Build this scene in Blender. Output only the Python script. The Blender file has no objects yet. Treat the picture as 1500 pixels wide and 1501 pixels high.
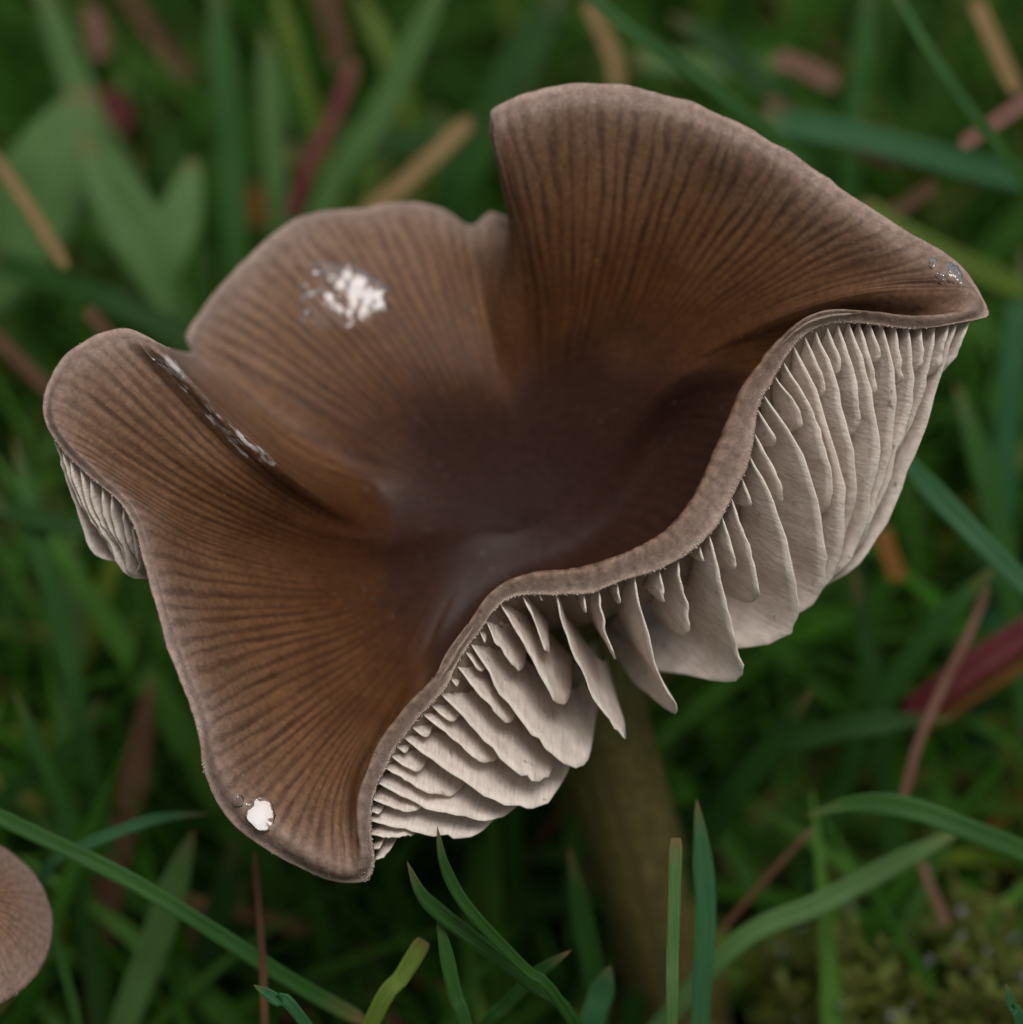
import bpy, math, random
import numpy as np
from mathutils import Vector, noise as mnoise

random.seed(7)
rng = np.random.default_rng(7)
sc = bpy.context.scene

# ------------------------------------------------------------------ frame of reference
# lengths are worked out in units of 0.048 mm ("px"), 1500 of them span the picture at the focal plane
K = 4.8e-5                      # metres per unit
D = 4167.0                      # camera to focal plane: 20 cm
PITCH = math.radians(40)
GROUND_DROP = 1700.0            # focal point above the ground, in units
CP, SP = math.cos(PITCH), math.sin(PITCH)
RIGHT = np.array([1.0, 0, 0]); UP = np.array([0, SP, CP]); BACK = np.array([0, -CP, SP])
ORIGIN = np.array([0, 0, GROUND_DROP * K])
WORLD_UP = np.array([0, CP, SP])    # world up expressed in the working axes

# ------------------------------------------------------------------ camera
cam_data = bpy.data.cameras.new('camera')
cam = bpy.data.objects.new('camera', cam_data)
sc.collection.objects.link(cam)
cam.location = Vector(ORIGIN + BACK * D * K)
cam.rotation_euler = (math.pi / 2 - PITCH, 0, 0)
cam_data.lens = 100.0
cam_data.sensor_width = 36.0
cam_data.clip_start = 0.005
cam_data.clip_end = 200.0
cam_data.dof.use_dof = True
cam_data.dof.focus_distance = (D + 15) * K
cam_data.dof.aperture_fstop = 16.0
cam_data.dof.aperture_blades = 0
sc.camera = cam

# ------------------------------------------------------------------ sky and sun (bright overcast, light from high up)
SUN_DIR_CAM = np.array([0.12, 0.51, 0.85]); SUN_DIR_CAM /= np.linalg.norm(SUN_DIR_CAM)
SUN_DIR = SUN_DIR_CAM[0] * RIGHT + SUN_DIR_CAM[1] * UP + SUN_DIR_CAM[2] * BACK
sun_el = math.asin(SUN_DIR[2]); sun_az = math.atan2(SUN_DIR[0], SUN_DIR[1])
world = bpy.data.worlds.new('World'); sc.world = world; world.use_nodes = True
wn = world.node_tree.nodes; wl = world.node_tree.links
bg = wn['Background']
sky = wn.new('ShaderNodeTexSky'); sky.sky_type = 'NISHITA'; sky.sun_disc = False
sky.sun_elevation = sun_el; sky.sun_rotation = sun_az
sky.air_density = 1.5; sky.dust_density = 6.0; sky.ozone_density = 1.0
hsv = wn.new('ShaderNodeHueSaturation'); hsv.inputs['Saturation'].default_value = 0.22
wl.new(sky.outputs[0], hsv.inputs['Color']); wl.new(hsv.outputs[0], bg.inputs['Color'])
bg.inputs['Strength'].default_value = 0.05
sun_data = bpy.data.lights.new('sun', 'SUN'); sun_data.energy = 1.5; sun_data.angle = math.radians(26)
sun_data.color = (1.0, 0.985, 0.975)
sun = bpy.data.objects.new('sun', sun_data); sc.collection.objects.link(sun)
sun.rotation_euler = Vector(SUN_DIR).to_track_quat('Z', 'Y').to_euler()
sc.view_settings.view_transform = 'Standard'; sc.view_settings.look = 'None'
sc.view_settings.exposure = 0.4; sc.view_settings.gamma = 1.0
sc.cycles.use_denoising = True
sc.cycles.max_bounces = 8
sc.cycles.transparent_max_bounces = 8

# ------------------------------------------------------------------ helpers
def cam_pt(u, v, z):
    s = (D - z) / D
    return np.array([(u - 750) * s, (750.5 - v) * s, z])

def at_height(u, v, h):
    """point seen at picture position u, v that stands h units above the ground"""
    a, b = (u - 750) / D, (750.5 - v) / D
    # height = GROUND_DROP + y*CP + z*SP,  y = b*(D - z)
    z = (h - GROUND_DROP - b * D * CP) / (SP - b * CP)
    return np.array([a * (D - z), b * (D - z), z])

def height_of(p):
    return GROUND_DROP + p[..., 1] * CP + p[..., 2] * SP

def to_world(p):
    p = np.asarray(p, float)
    return ORIGIN + K * (p[..., 0:1] * RIGHT + p[..., 1:2] * UP + p[..., 2:3] * BACK)

def project(p):
    s = D / (D - p[..., 2])
    return np.stack([750 + p[..., 0] * s, 750.5 - p[..., 1] * s], -1)

def catmull(P, x, closed=False):
    """P (n,...) control values, x positions in index units"""
    P = np.asarray(P, float); n = len(P); x = np.asarray(x, float)
    i = np.floor(x).astype(int)
    if not closed:
        i = np.clip(i, 0, n - 2)
    f = x - i
    def g(j):
        if closed:
            return P[j % n]
        lo = P[0] * 2 - P[1]; hi = P[-1] * 2 - P[-2]
        Q = np.concatenate([lo[None], P, hi[None]])
        return Q[np.clip(j + 1, 0, n + 1)]
    f = f.reshape(f.shape + (1,) * (P.ndim - 1))
    p0, p1, p2, p3 = g(i - 1), g(i), g(i + 1), g(i + 2)
    return 0.5 * ((2 * p1) + (-p0 + p2) * f + (2 * p0 - 5 * p1 + 4 * p2 - p3) * f ** 2 + (-p0 + 3 * p1 - 3 * p2 + p3) * f ** 3)

def unit(a):
    return a / np.maximum(np.linalg.norm(a, axis=-1, keepdims=True), 1e-9)

def mesh_obj(name, V, faces, mat, uv=None, smooth=True, mat_index=None):
    me = bpy.data.meshes.new(name)
    me.from_pydata(np.asarray(V, float).tolist(), [], [tuple(f) for f in faces])
    for m in (mat if isinstance(mat, (list, tuple)) else [mat]):
        me.materials.append(m)
    if smooth:
        me.polygons.foreach_set('use_smooth', np.ones(len(me.polygons), bool))
    if mat_index is not None:
        me.polygons.foreach_set('material_index', np.asarray(mat_index, np.int32))
    if uv is not None:
        lay = me.uv_layers.new(name='UVMap')
        li = np.empty(len(me.loops), np.int32); me.loops.foreach_get('vertex_index', li)
        lay.data.foreach_set('uv', np.asarray(uv, np.float32)[li].ravel())
    me.update()
    o = bpy.data.objects.new(name, me); sc.collection.objects.link(o)
    return o

def tag(o, label=None, cat=None, group=None, kind=None):
    if label: o['label'] = label
    if cat: o['category'] = cat
    if group: o['group'] = group
    if kind: o['kind'] = kind
    return o

def empty(name, base_world):
    e = bpy.data.objects.new(name, None); sc.collection.objects.link(e)
    e.empty_display_size = 0.01
    e.location = Vector(base_world)
    return e

def part(name, V, F, mat, root, base, parent=None, **kw):
    """a part of the thing 'root' standing at 'base' (world); parent may be another part (same origin)"""
    o = mesh_obj(name, np.asarray(V) - np.asarray(base), F, mat, **kw)
    o.parent = parent or root
    return o

def solo(name, V, F, mat, **kw):
    """a thing of one mesh; its origin goes to the lowest point"""
    V = np.asarray(V, float)
    b = V[np.argmin(V[:, 2])]
    o = mesh_obj(name, V - b, F, mat, **kw)
    o.location = Vector(b)
    return o

def grid_faces(nu, nv, closed_u=False, off=0, flip=False):
    F = []
    for i in range(nu if closed_u else nu - 1):
        i2 = (i + 1) % nu
        for j in range(nv - 1):
            f = (off + i * nv + j, off + i2 * nv + j, off + i2 * nv + j + 1, off + i * nv + j + 1)
            F.append(f[::-1] if flip else f)
    return F

# ------------------------------------------------------------------ materials
def new_mat(name):
    m = bpy.data.materials.new(name); m.use_nodes = True
    nt = m.node_tree; b = nt.nodes['Principled BSDF']
    return m, nt, b

def node(nt, t, **kw):
    n = nt.nodes.new(t)
    for k, v in kw.items():
        if k in n.inputs: n.inputs[k].default_value = v
        else: setattr(n, k, v)
    return n

def ramp(nt, stops, interp='LINEAR'):
    r = nt.nodes.new('ShaderNodeValToRGB'); cr = r.color_ramp; cr.interpolation = interp
    while len(cr.elements) < len(stops): cr.elements.new(0.5)
    for e, (p, c) in zip(cr.elements, stops):
        e.position = p
        e.color = (c[0], c[1], c[2], 1) if hasattr(c, '__len__') else (c, c, c, 1)
    return r

def mix(nt, a, b, f, mode='MIX'):
    m = nt.nodes.new('ShaderNodeMix'); m.data_type = 'RGBA'; m.blend_type = mode
    for sock, val in ((m.inputs[0], f), (m.inputs[6], a), (m.inputs[7], b)):
        if hasattr(val, 'links') or isinstance(val, bpy.types.NodeSocket): nt.links.new(val, sock)
        elif hasattr(val, '__len__'): sock.default_value = (*val, 1)
        else: sock.default_value = val
    return m.outputs[2]

def math_node(nt, op, a, b=None, c=None):
    m = nt.nodes.new('ShaderNodeMath'); m.operation = op
    for i, val in enumerate((a, b, c)):
        if val is None: continue
        if isinstance(val, bpy.types.NodeSocket): nt.links.new(val, m.inputs[i])
        else: m.inputs[i].default_value = val
    return m.outputs[0]

def cap_material():
    """uv: x = arc length along the margin (1 = one rib spacing), y = 0 centre .. 1 margin"""
    m, nt, b = new_mat('cap_skin'); L = nt.links
    uv = node(nt, 'ShaderNodeUVMap', uv_map='UVMap')
    sep = node(nt, 'ShaderNodeSeparateXYZ'); L.new(uv.outputs[0], sep.inputs[0])
    s, t = sep.outputs[0], sep.outputs[1]
    # ribs: noise over a stretched domain
    comb = node(nt, 'ShaderNodeCombineXYZ'); L.new(math_node(nt, 'MULTIPLY', s, 0.55), comb.inputs[0]); L.new(math_node(nt, 'MULTIPLY', t, 4.0), comb.inputs[1])
    n1 = node(nt, 'ShaderNodeTexNoise', Scale=1.0, Detail=2.5, Roughness=0.55); L.new(comb.outputs[0], n1.inputs['Vector'])
    comb2 = node(nt, 'ShaderNodeCombineXYZ'); L.new(math_node(nt, 'MULTIPLY', s, 0.95), comb2.inputs[0]); L.new(math_node(nt, 'MULTIPLY', t, 9.0), comb2.inputs[1])
    n2 = node(nt, 'ShaderNodeTexNoise', Scale=1.0, Detail=3.0, Roughness=0.6); L.new(comb2.outputs[0], n2.inputs['Vector'])
    # regular rib wave, wobbling
    wob = math_node(nt, 'MULTIPLY', n1.outputs[0], 1.6)
    ph = math_node(nt, 'MULTIPLY', math_node(nt, 'ADD', s, wob), 6.28318)
    wave = math_node(nt, 'MULTIPLY_ADD', math_node(nt, 'SINE', ph), 0.5, 0.5)
    rib = math_node(nt, 'ADD', math_node(nt, 'MULTIPLY', wave, 0.40), math_node(nt, 'MULTIPLY', n2.outputs[0], 0.60))
    tc = node(nt, 'ShaderNodeTexCoord')
    blot = node(nt, 'ShaderNodeTexNoise', Scale=260.0, Detail=4.0, Roughness=0.6); L.new(tc.outputs['Object'], blot.inputs['Vector'])
    tw = math_node(nt, 'ADD', t, math_node(nt, 'MULTIPLY_ADD', blot.outputs[0], 0.16, -0.08))
    dark = ramp(nt, [(0.0, (0.0215, 0.0080, 0.0060)), (0.30, (0.0270, 0.0105, 0.0070)), (0.46, (0.0415, 0.0149, 0.0064)), (0.62, (0.0600, 0.0260, 0.0130)), (0.76, (0.0900, 0.0480, 0.0300)), (0.86, (0.1450, 0.0930, 0.0700)), (0.95, (0.1970, 0.1306, 0.1067)), (1.0, (0.3214, 0.2304, 0.1827))])  # dark hollow: skin pigment together with shade put into the colour
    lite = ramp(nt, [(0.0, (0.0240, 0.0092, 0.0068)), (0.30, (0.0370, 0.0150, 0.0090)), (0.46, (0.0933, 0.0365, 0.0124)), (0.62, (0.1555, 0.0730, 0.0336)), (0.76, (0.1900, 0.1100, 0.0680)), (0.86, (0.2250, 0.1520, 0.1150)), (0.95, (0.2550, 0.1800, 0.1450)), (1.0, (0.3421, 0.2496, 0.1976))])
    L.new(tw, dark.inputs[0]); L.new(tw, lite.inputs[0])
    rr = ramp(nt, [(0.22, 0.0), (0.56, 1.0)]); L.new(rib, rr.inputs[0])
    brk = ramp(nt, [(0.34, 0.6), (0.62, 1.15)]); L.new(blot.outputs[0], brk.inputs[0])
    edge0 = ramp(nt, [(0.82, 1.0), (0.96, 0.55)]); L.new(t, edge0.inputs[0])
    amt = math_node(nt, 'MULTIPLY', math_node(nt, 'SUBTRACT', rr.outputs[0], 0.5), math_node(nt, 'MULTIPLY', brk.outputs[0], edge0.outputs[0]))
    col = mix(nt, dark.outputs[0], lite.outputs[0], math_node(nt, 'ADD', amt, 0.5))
    fine = node(nt, 'ShaderNodeTexNoise', Scale=2200.0, Detail=3.0, Roughness=0.7); L.new(tc.outputs['Object'], fine.inputs['Vector'])
    fr = ramp(nt, [(0.3, 0.72), (0.7, 1.28)]); L.new(fine.outputs[0], fr.inputs[0])
    col = mix(nt, col, fr.outputs[0], 1.0, 'MULTIPLY')
    vor = node(nt, 'ShaderNodeTexVoronoi', Scale=1100.0); L.new(tc.outputs['Object'], vor.inputs['Vector'])
    spk = ramp(nt, [(0.07, 0.5), (0.13, 0.0)]); L.new(vor.outputs['Distance'], spk.inputs[0])
    nsp = node(nt, 'ShaderNodeTexNoise', Scale=330.0, Detail=1.0); L.new(tc.outputs['Object'], nsp.inputs['Vector'])
    nsr = ramp(nt, [(0.56, 0.0), (0.66, 1.0)]); L.new(nsp.outputs[0], nsr.inputs[0])
    col = mix(nt, col, (0.30, 0.23, 0.19), math_node(nt, 'MULTIPLY', spk.outputs[0], nsr.outputs[0]))
    L.new(col, b.inputs['Base Color'])
    # moist skin: glossier towards the hollow, satin at the margin
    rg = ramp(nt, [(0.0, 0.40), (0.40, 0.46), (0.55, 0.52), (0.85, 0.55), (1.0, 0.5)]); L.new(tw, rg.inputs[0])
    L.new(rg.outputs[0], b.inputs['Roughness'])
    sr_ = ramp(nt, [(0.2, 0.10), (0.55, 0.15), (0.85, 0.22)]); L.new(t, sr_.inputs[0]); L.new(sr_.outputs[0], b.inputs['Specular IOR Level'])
    # fine relief
    edge = ramp(nt, [(0.78, 0.0), (0.90, 1.0)]); L.new(t, edge.inputs[0])
    hgt = math_node(nt, 'ADD', math_node(nt, 'MULTIPLY', rib, math_node(nt, 'MULTIPLY_ADD', edge.outputs[0], -0.42, 0.5)), math_node(nt, 'MULTIPLY', fine.outputs[0], math_node(nt, 'MULTIPLY_ADD', edge.outputs[0], 0.55, 0.12)))
    inner = ramp(nt, [(0.30, 0.0), (0.52, 1.0)]); L.new(t, inner.inputs[0])
    hgt = math_node(nt, 'MULTIPLY', hgt, inner.outputs[0])
    bp = node(nt, 'ShaderNodeBump', Strength=0.5, Distance=0.00022); L.new(hgt, bp.inputs['Height']); L.new(bp.outputs[0], b.inputs['Normal'])
    return m

def gill_material(name='gill_flesh', c0=(0.54, 0.44, 0.38), c1=(0.74, 0.635, 0.56)):
    m, nt, b = new_mat(name); L = nt.links
    uv = node(nt, 'ShaderNodeUVMap', uv_map='UVMap')
    sep = node(nt, 'ShaderNodeSeparateXYZ'); L.new(uv.outputs[0], sep.inputs[0])
    comb = node(nt, 'ShaderNodeCombineXYZ'); L.new(math_node(nt, 'MULTIPLY', sep.outputs[0], 60.0), comb.inputs[0]); L.new(math_node(nt, 'MULTIPLY', sep.outputs[1], 5.0), comb.inputs[1])
    oi = node(nt, 'ShaderNodeObjectInfo')
    comb.inputs[2].default_value = 0; L.new(math_node(nt, 'MULTIPLY', oi.outputs['Random'], 40.0), comb.inputs[2])
    n1 = node(nt, 'ShaderNodeTexNoise', Scale=1.0, Detail=4.0, Roughness=0.65); L.new(comb.outputs[0], n1.inputs['Vector'])
    tc = node(nt, 'ShaderNodeTexCoord')
    n2 = node(nt, 'ShaderNodeTexNoise', Scale=500.0, Detail=4.0, Roughness=0.6); L.new(tc.outputs['Object'], n2.inputs['Vector'])
    f = math_node(nt, 'ADD', math_node(nt, 'MULTIPLY', n1.outputs[0], 0.6), math_node(nt, 'MULTIPLY', n2.outputs[0], 0.4))
    r = ramp(nt, [(0.33, c0), (0.56, c1), (0.8, tuple(min(1, x * 1.1) for x in c1))]); L.new(f, r.inputs[0])
    # pale thin free edge
    er = ramp(nt, [(0.955, 0.0), (1.0, 0.55)]); L.new(sep.outputs[1], er.inputs[0])
    col = mix(nt, r.outputs[0], (0.66, 0.58, 0.46), er.outputs[0])
    sp = node(nt, 'ShaderNodeTexNoise', Scale=900.0, Detail=1.0); L.new(tc.outputs['Object'], sp.inputs['Vector'])
    sr = ramp(nt, [(0.72, 0.0), (0.78, 0.6)]); L.new(sp.outputs[0], sr.inputs[0])
    col = mix(nt, col, (0.16, 0.11, 0.085), sr.outputs[0])
    L.new(col, b.inputs['Base Color'])
    b.inputs['Roughness'].default_value = 0.6; b.inputs['Specular IOR Level'].default_value = 0.3
    b.inputs['Subsurface Weight'].default_value = 0.15
    b.inputs['Subsurface Radius'].default_value = (1.0, 0.75, 0.55); b.inputs['Subsurface Scale'].default_value = 0.0007
    bp = node(nt, 'ShaderNodeBump', Strength=0.65, Distance=0.00028); L.new(f, bp.inputs['Height']); L.new(bp.outputs[0], b.inputs['Normal'])
    return m

def stem_material():
    m, nt, b = new_mat('stem_flesh'); L = nt.links
    uv = node(nt, 'ShaderNodeUVMap', uv_map='UVMap')
    sep = node(nt, 'ShaderNodeSeparateXYZ'); L.new(uv.outputs[0], sep.inputs[0])
    comb = node(nt, 'ShaderNodeCombineXYZ'); L.new(math_node(nt, 'MULTIPLY', sep.outputs[0], 26.0), comb.inputs[0]); L.new(math_node(nt, 'MULTIPLY', sep.outputs[1], 7.0), comb.inputs[1])
    n1 = node(nt, 'ShaderNodeTexNoise', Scale=1.0, Detail=4.0, Roughness=0.65); L.new(comb.outputs[0], n1.inputs['Vector'])
    r = ramp(nt, [(0.3, (0.070, 0.058, 0.014)), (0.6, (0.135, 0.110, 0.034)), (0.8, (0.23, 0.19, 0.095))]); L.new(n1.outputs[0], r.inputs[0])
    L.new(r.outputs[0], b.inputs['Base Color']); b.inputs['Roughness'].default_value = 0.5
    bp = node(nt, 'ShaderNodeBump', Strength=0.6, Distance=0.0003); L.new(n1.outputs[0], bp.inputs['Height']); L.new(bp.outputs[0], b.inputs['Normal'])
    return m

def blade_material(name, c0, c1, rough=0.55, trans=0.2, attr=False):
    """leaf: two tones along veins, thin enough to let some light through"""
    m, nt, b = new_mat(name); L = nt.links
    uv = node(nt, 'ShaderNodeUVMap', uv_map='UVMap')
    sep = node(nt, 'ShaderNodeSeparateXYZ'); L.new(uv.outputs[0], sep.inputs[0])
    comb = node(nt, 'ShaderNodeCombineXYZ'); L.new(math_node(nt, 'MULTIPLY', sep.outputs[0], 9.0), comb.inputs[0]); L.new(math_node(nt, 'MULTIPLY', sep.outputs[1], 2.0), comb.inputs[1])
    n1 = node(nt, 'ShaderNodeTexNoise', Scale=1.0, Detail=3.0); L.new(comb.outputs[0], n1.inputs['Vector'])
    tc = node(nt, 'ShaderNodeTexCoord')
    n2 = node(nt, 'ShaderNodeTexNoise', Scale=120.0, Detail=3.0); L.new(tc.outputs['Object'], n2.inputs['Vector'])
    f = math_node(nt, 'ADD', math_node(nt, 'MULTIPLY', n1.outputs[0], 0.55), math_node(nt, 'MULTIPLY', n2.outputs[0], 0.45))
    r = ramp(nt, [(0.35, c0), (0.65, c1)]); L.new(f, r.inputs[0])
    col = r.outputs[0]
    if not attr:
        vw = math_node(nt, 'MULTIPLY_ADD', math_node(nt, 'SINE', math_node(nt, 'MULTIPLY', sep.outputs[0], 58.0)), 0.5, 0.5)
        vr = ramp(nt, [(0.0, 0.68), (1.0, 1.2)]); L.new(vw, vr.inputs[0])
        col = mix(nt, col, vr.outputs[0], 1.0, 'MULTIPLY')
        tipf = ramp(nt, [(0.0, 0.9), (0.05, 0.35), (0.14, 0.0)]); L.new(math_node(nt, 'ADD', math_node(nt, 'MULTIPLY', sep.outputs[1], 0.25), math_node(nt, 'MULTIPLY_ADD', n2.outputs[0], 0.08, -0.04)), tipf.inputs[0])
        col = mix(nt, col, (0.16, 0.11, 0.045), tipf.outputs[0])
    if attr:
        at = node(nt, 'ShaderNodeAttribute', attribute_name='tint')
        r2 = ramp(nt, [(0.0, (0.012, 0.034, 0.003)), (0.25, (0.020, 0.070, 0.004)), (0.5, (0.030, 0.100, 0.007)), (0.7, (0.058, 0.145, 0.022)), (0.84, (0.080, 0.115, 0.009)), (0.90, (0.20, 0.14, 0.055)), (0.96, (0.12, 0.050, 0.026)), (1.0, (0.09, 0.025, 0.022))])
        L.new(at.outputs['Fac'], r2.inputs[0])
        col = mix(nt, r2.outputs[0], mix(nt, r2.outputs[0], (1.25, 1.2, 1.1), 1.0, 'MULTIPLY'), f)
    L.new(col, b.inputs['Base Color'])
    b.inputs['Roughness'].default_value = rough; b.inputs['Specular IOR Level'].default_value = 0.16
    tr = node(nt, 'ShaderNodeBsdfTranslucent'); L.new(col, tr.inputs['Color'])
    ms = node(nt, 'ShaderNodeMixShader'); ms.inputs[0].default_value = trans
    out = nt.nodes['Material Output']
    L.new(b.outputs[0], ms.inputs[1]); L.new(tr.outputs[0], ms.inputs[2]); L.new(ms.outputs[0], out.inputs['Surface'])
    bp = node(nt, 'ShaderNodeBump', Strength=0.35, Distance=0.0002); L.new(n1.outputs[0], bp.inputs['Height']); L.new(bp.outputs[0], b.inputs['Normal'])
    return m

def soil_material():
    m, nt, b = new_mat('soil'); L = nt.links
    tc = node(nt, 'ShaderNodeTexCoord')
    n1 = node(nt, 'ShaderNodeTexNoise', Scale=90.0, Detail=8.0, Roughness=0.65); L.new(tc.outputs['Object'], n1.inputs['Vector'])
    r = ramp(nt, [(0.35, (0.010, 0.009, 0.005)), (0.5, (0.020, 0.026, 0.008)), (0.68, (0.040, 0.036, 0.014))]); L.new(n1.outputs[0], r.inputs[0])
    ln = node(nt, 'ShaderNodeVectorMath', operation='LENGTH'); L.new(tc.outputs['Object'], ln.inputs[0])
    far = ramp(nt, [(0.35, 0.0), (0.75, 1.0)]); L.new(ln.outputs['Value'], far.inputs[0])
    col = mix(nt, r.outputs[0], (0.028, 0.058, 0.010), far.outputs[0])      # farther off the lawn covers the soil
    L.new(col, b.inputs['Base Color']); b.inputs['Roughness'].default_value = 0.85
    bp = node(nt, 'ShaderNodeBump', Strength=0.8, Distance=0.004); L.new(n1.outputs[0], bp.inputs['Height']); L.new(bp.outputs[0], b.inputs['Normal'])
    return m

def water_material():
    m, nt, b = new_mat('water'); 
    b.inputs['Base Color'].default_value = (0.95, 0.97, 1, 1); b.inputs['Roughness'].default_value = 0.03
    b.inputs['IOR'].default_value = 1.33; b.inputs['Transmission Weight'].default_value = 1.0
    return m

M = {}
M['cap'] = cap_material(); M['gill'] = gill_material(); M['stem'] = stem_material()
M['under'] = gill_material('gill_bed', (0.20, 0.145, 0.105), (0.30, 0.23, 0.18))  # darker than the blades: shade between the gills put into the colour
M['soil'] = soil_material(); M['water'] = water_material()
M['grass'] = blade_material('grass_mixed', (0.03, 0.08, 0.02), (0.06, 0.13, 0.03), attr=True)
M['green'] = blade_material('grass_green', (0.0213, 0.0723, 0.0119), (0.0408, 0.1190, 0.0221))
M['dark'] = blade_material('grass_dark', (0.0119, 0.0425, 0.0068), (0.0255, 0.0808, 0.0119))
M['pale'] = blade_material('grass_pale', (0.0595, 0.1275, 0.0323), (0.0978, 0.1870, 0.0553))
M['blue'] = blade_material('grass_blue', (0.0213, 0.0808, 0.0272), (0.0425, 0.1318, 0.0476))
M['lime'] = blade_material('grass_lime', (0.0723, 0.1275, 0.0136), (0.1275, 0.1827, 0.0298))
M['tan'] = blade_material('straw_tan', (0.20, 0.125, 0.05), (0.33, 0.22, 0.10), rough=0.6)
M['pink'] = blade_material('straw_pink', (0.14, 0.066, 0.046), (0.25, 0.135, 0.095), rough=0.55)
M['brown'] = blade_material('straw_brown', (0.070, 0.034, 0.015), (0.135, 0.068, 0.034), rough=0.6)
M['red'] = blade_material('stem_red', (0.075, 0.010, 0.012), (0.14, 0.026, 0.024), rough=0.5)
M['orange'] = blade_material('leaf_orange', (0.14, 0.055, 0.008), (0.24, 0.105, 0.016), rough=0.5)
M['moss'] = blade_material('moss_leaf', (0.045, 0.072, 0.006), (0.13, 0.165, 0.022), rough=0.5)

# ------------------------------------------------------------------ ground
def build_ground():
    n = 91
    xs = np.sinh(np.linspace(-1, 1, n) * 5.6) / np.sinh(5.6) * 30.0
    X, Y = np.meshgrid(xs, xs, indexing='ij')
    Z = np.zeros_like(X)
    for i in range(n):
        for j in range(n):
            r = math.hypot(X[i, j], Y[i, j])
            if r < 1.5:
                Z[i, j] = -0.004 + 0.005 * mnoise.noise(Vector((X[i, j] * 22, Y[i, j] * 22, 0.3)))
            else:
                Z[i, j] = 0.10 * mnoise.noise(Vector((X[i, j] * 0.12, Y[i, j] * 0.12, 3.1))) * min(1, (r - 1.5) / 6)
    V = np.stack([X, Y, Z], -1).reshape(-1, 3)
    o = mesh_obj('ground', V, grid_faces(n, n), M['soil'])
    tag(o, 'dark damp soil of the lawn beneath grass and moss', 'ground', kind='structure')
build_ground()

# ------------------------------------------------------------------ the large mushroom
# each spoke of the cap runs from the hollow in the middle to the margin: points L1 L2 L3 L4 and the margin itself
HUB = (770, 775, -420)
S = []      # (margin, L4, L3, L2, L1)
def spoke(*p): S.append([tuple(q) for q in p])
def auto(rim, zs, f=(0.93, 0.75, 0.48, 0.22)):
    pts = [rim]
    for k, z in zip(f, zs):
        pts.append((HUB[0] + (rim[0] - HUB[0]) * k, HUB[1] + (rim[1] - HUB[1]) * k, z))
    spoke(*pts)
# tall rear lobe
spoke((716, 185, -165), (730, 232, -172), (760, 352, -285), (778, 503, -385), (768, 648, -416))      # 0
spoke((742, 149, -150), (754, 196, -150), (786, 330, -245), (803, 490, -362), (779, 641, -415))
spoke((860, 124, -145), (862, 172, -140), (860, 310, -225), (842, 480, -340), (795, 632, -413))
spoke((960, 137, -140), (955, 183, -135), (935, 305, -220), (888, 478, -338), (817, 634, -412))
spoke((1060, 170, -130), (1050, 212, -125), (1010, 312, -210), (930, 480, -335), (836, 640, -411))
spoke((1150, 220, -110), (1133, 254, -108), (1070, 342, -195), (960, 490, -325), (848, 646, -409))   # 5
spoke((1240, 283, -85), (1215, 310, -82), (1130, 377, -170), (985, 500, -315), (857, 651, -407))
spoke((1330, 340, -55), (1297, 362, -50), (1180, 407, -145), (1001, 510, -305), (863, 655, -404))
spoke((1403, 384, -28), (1362, 400, -22), (1213, 428, -125), (1012, 519, -295), (869, 659, -400))
spoke((1447, 448, -5), (1402, 428, -5), (1226, 441, -112), (1018, 526, -288), (873, 662, -396))      # 9 right-hand tip
# front right margin, turned up and over
spoke((1432, 468, 5), (1392, 456, 4), (1218, 451, -105), (1020, 533, -285), (876, 666, -394))        # 10
spoke((1345, 479, 6), (1335, 465, 5), (1196, 457, -108), (1018, 541, -286), (877, 670, -394))
spoke((1262, 473, 6), (1256, 460, 5), (1170, 470, -118), (1013, 552, -292), (877, 675, -395))
spoke((1213, 475, 6), (1200, 465, 5), (1152, 492, -138), (1008, 566, -302), (876, 682, -397))
spoke((1169, 501, 6), (1156, 490, 5), (1138, 527, -172), (1002, 588, -322), (873, 692, -400))        # 14
spoke((1126, 565, 6), (1101, 552, 4), (1128, 590, -215), (990, 622, -350), (868, 704, -405))
spoke((1111, 600, 6), (1078, 592, 3), (1120, 630, -230), (980, 650, -365), (864, 716, -408))
spoke((1096, 676, 6), (1047, 658, 3), (1105, 710, -235), (965, 695, -375), (858, 734, -412))
spoke((1064, 744, 6), (1022, 710, 3), (1075, 780, -235), (940, 738, -382), (848, 752, -414))
spoke((1041, 782, 6), (995, 752, 3), (1045, 820, -235), (915, 770, -386), (838, 764, -416))          # 19
spoke((990, 821, 6), (960, 785, 3), (1000, 862, -235), (885, 795, -388), (824, 775, -417))
spoke((900, 855, 6), (897, 819, 3), (910, 900, -240), (850, 822, -385), (806, 786, -417))
spoke((851, 869, 6), (848, 834, 3), (858, 915, -245), (818, 840, -382), (792, 795, -416))
spoke((769, 871, 6), (769, 844, 4), (776, 912, -245), (775, 858, -375), (773, 800, -415))
spoke((731, 887, 6), (722, 868, 4), (740, 925, -242), (742, 872, -375), (757, 802, -415))            # 24
spoke((703, 925, 6), (690, 913, 4), (716, 958, -238), (718, 890, -375), (747, 802, -415))
spoke((674, 966, 6), (660, 956, 4), (688, 995, -232), (695, 908, -372), (739, 802, -414))
spoke((653, 1007, 6), (637, 995, 4), (664, 1030, -225), (676, 925, -370), (731, 802, -414))
spoke((612, 1053, 6), (596, 1037, 4), (622, 1064, -212), (657, 940, -366), (724, 802, -413))
spoke((579, 1094, 6), (562, 1085, 4), (588, 1078, -200), (643, 950, -362), (718, 801, -413))         # 29
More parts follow.
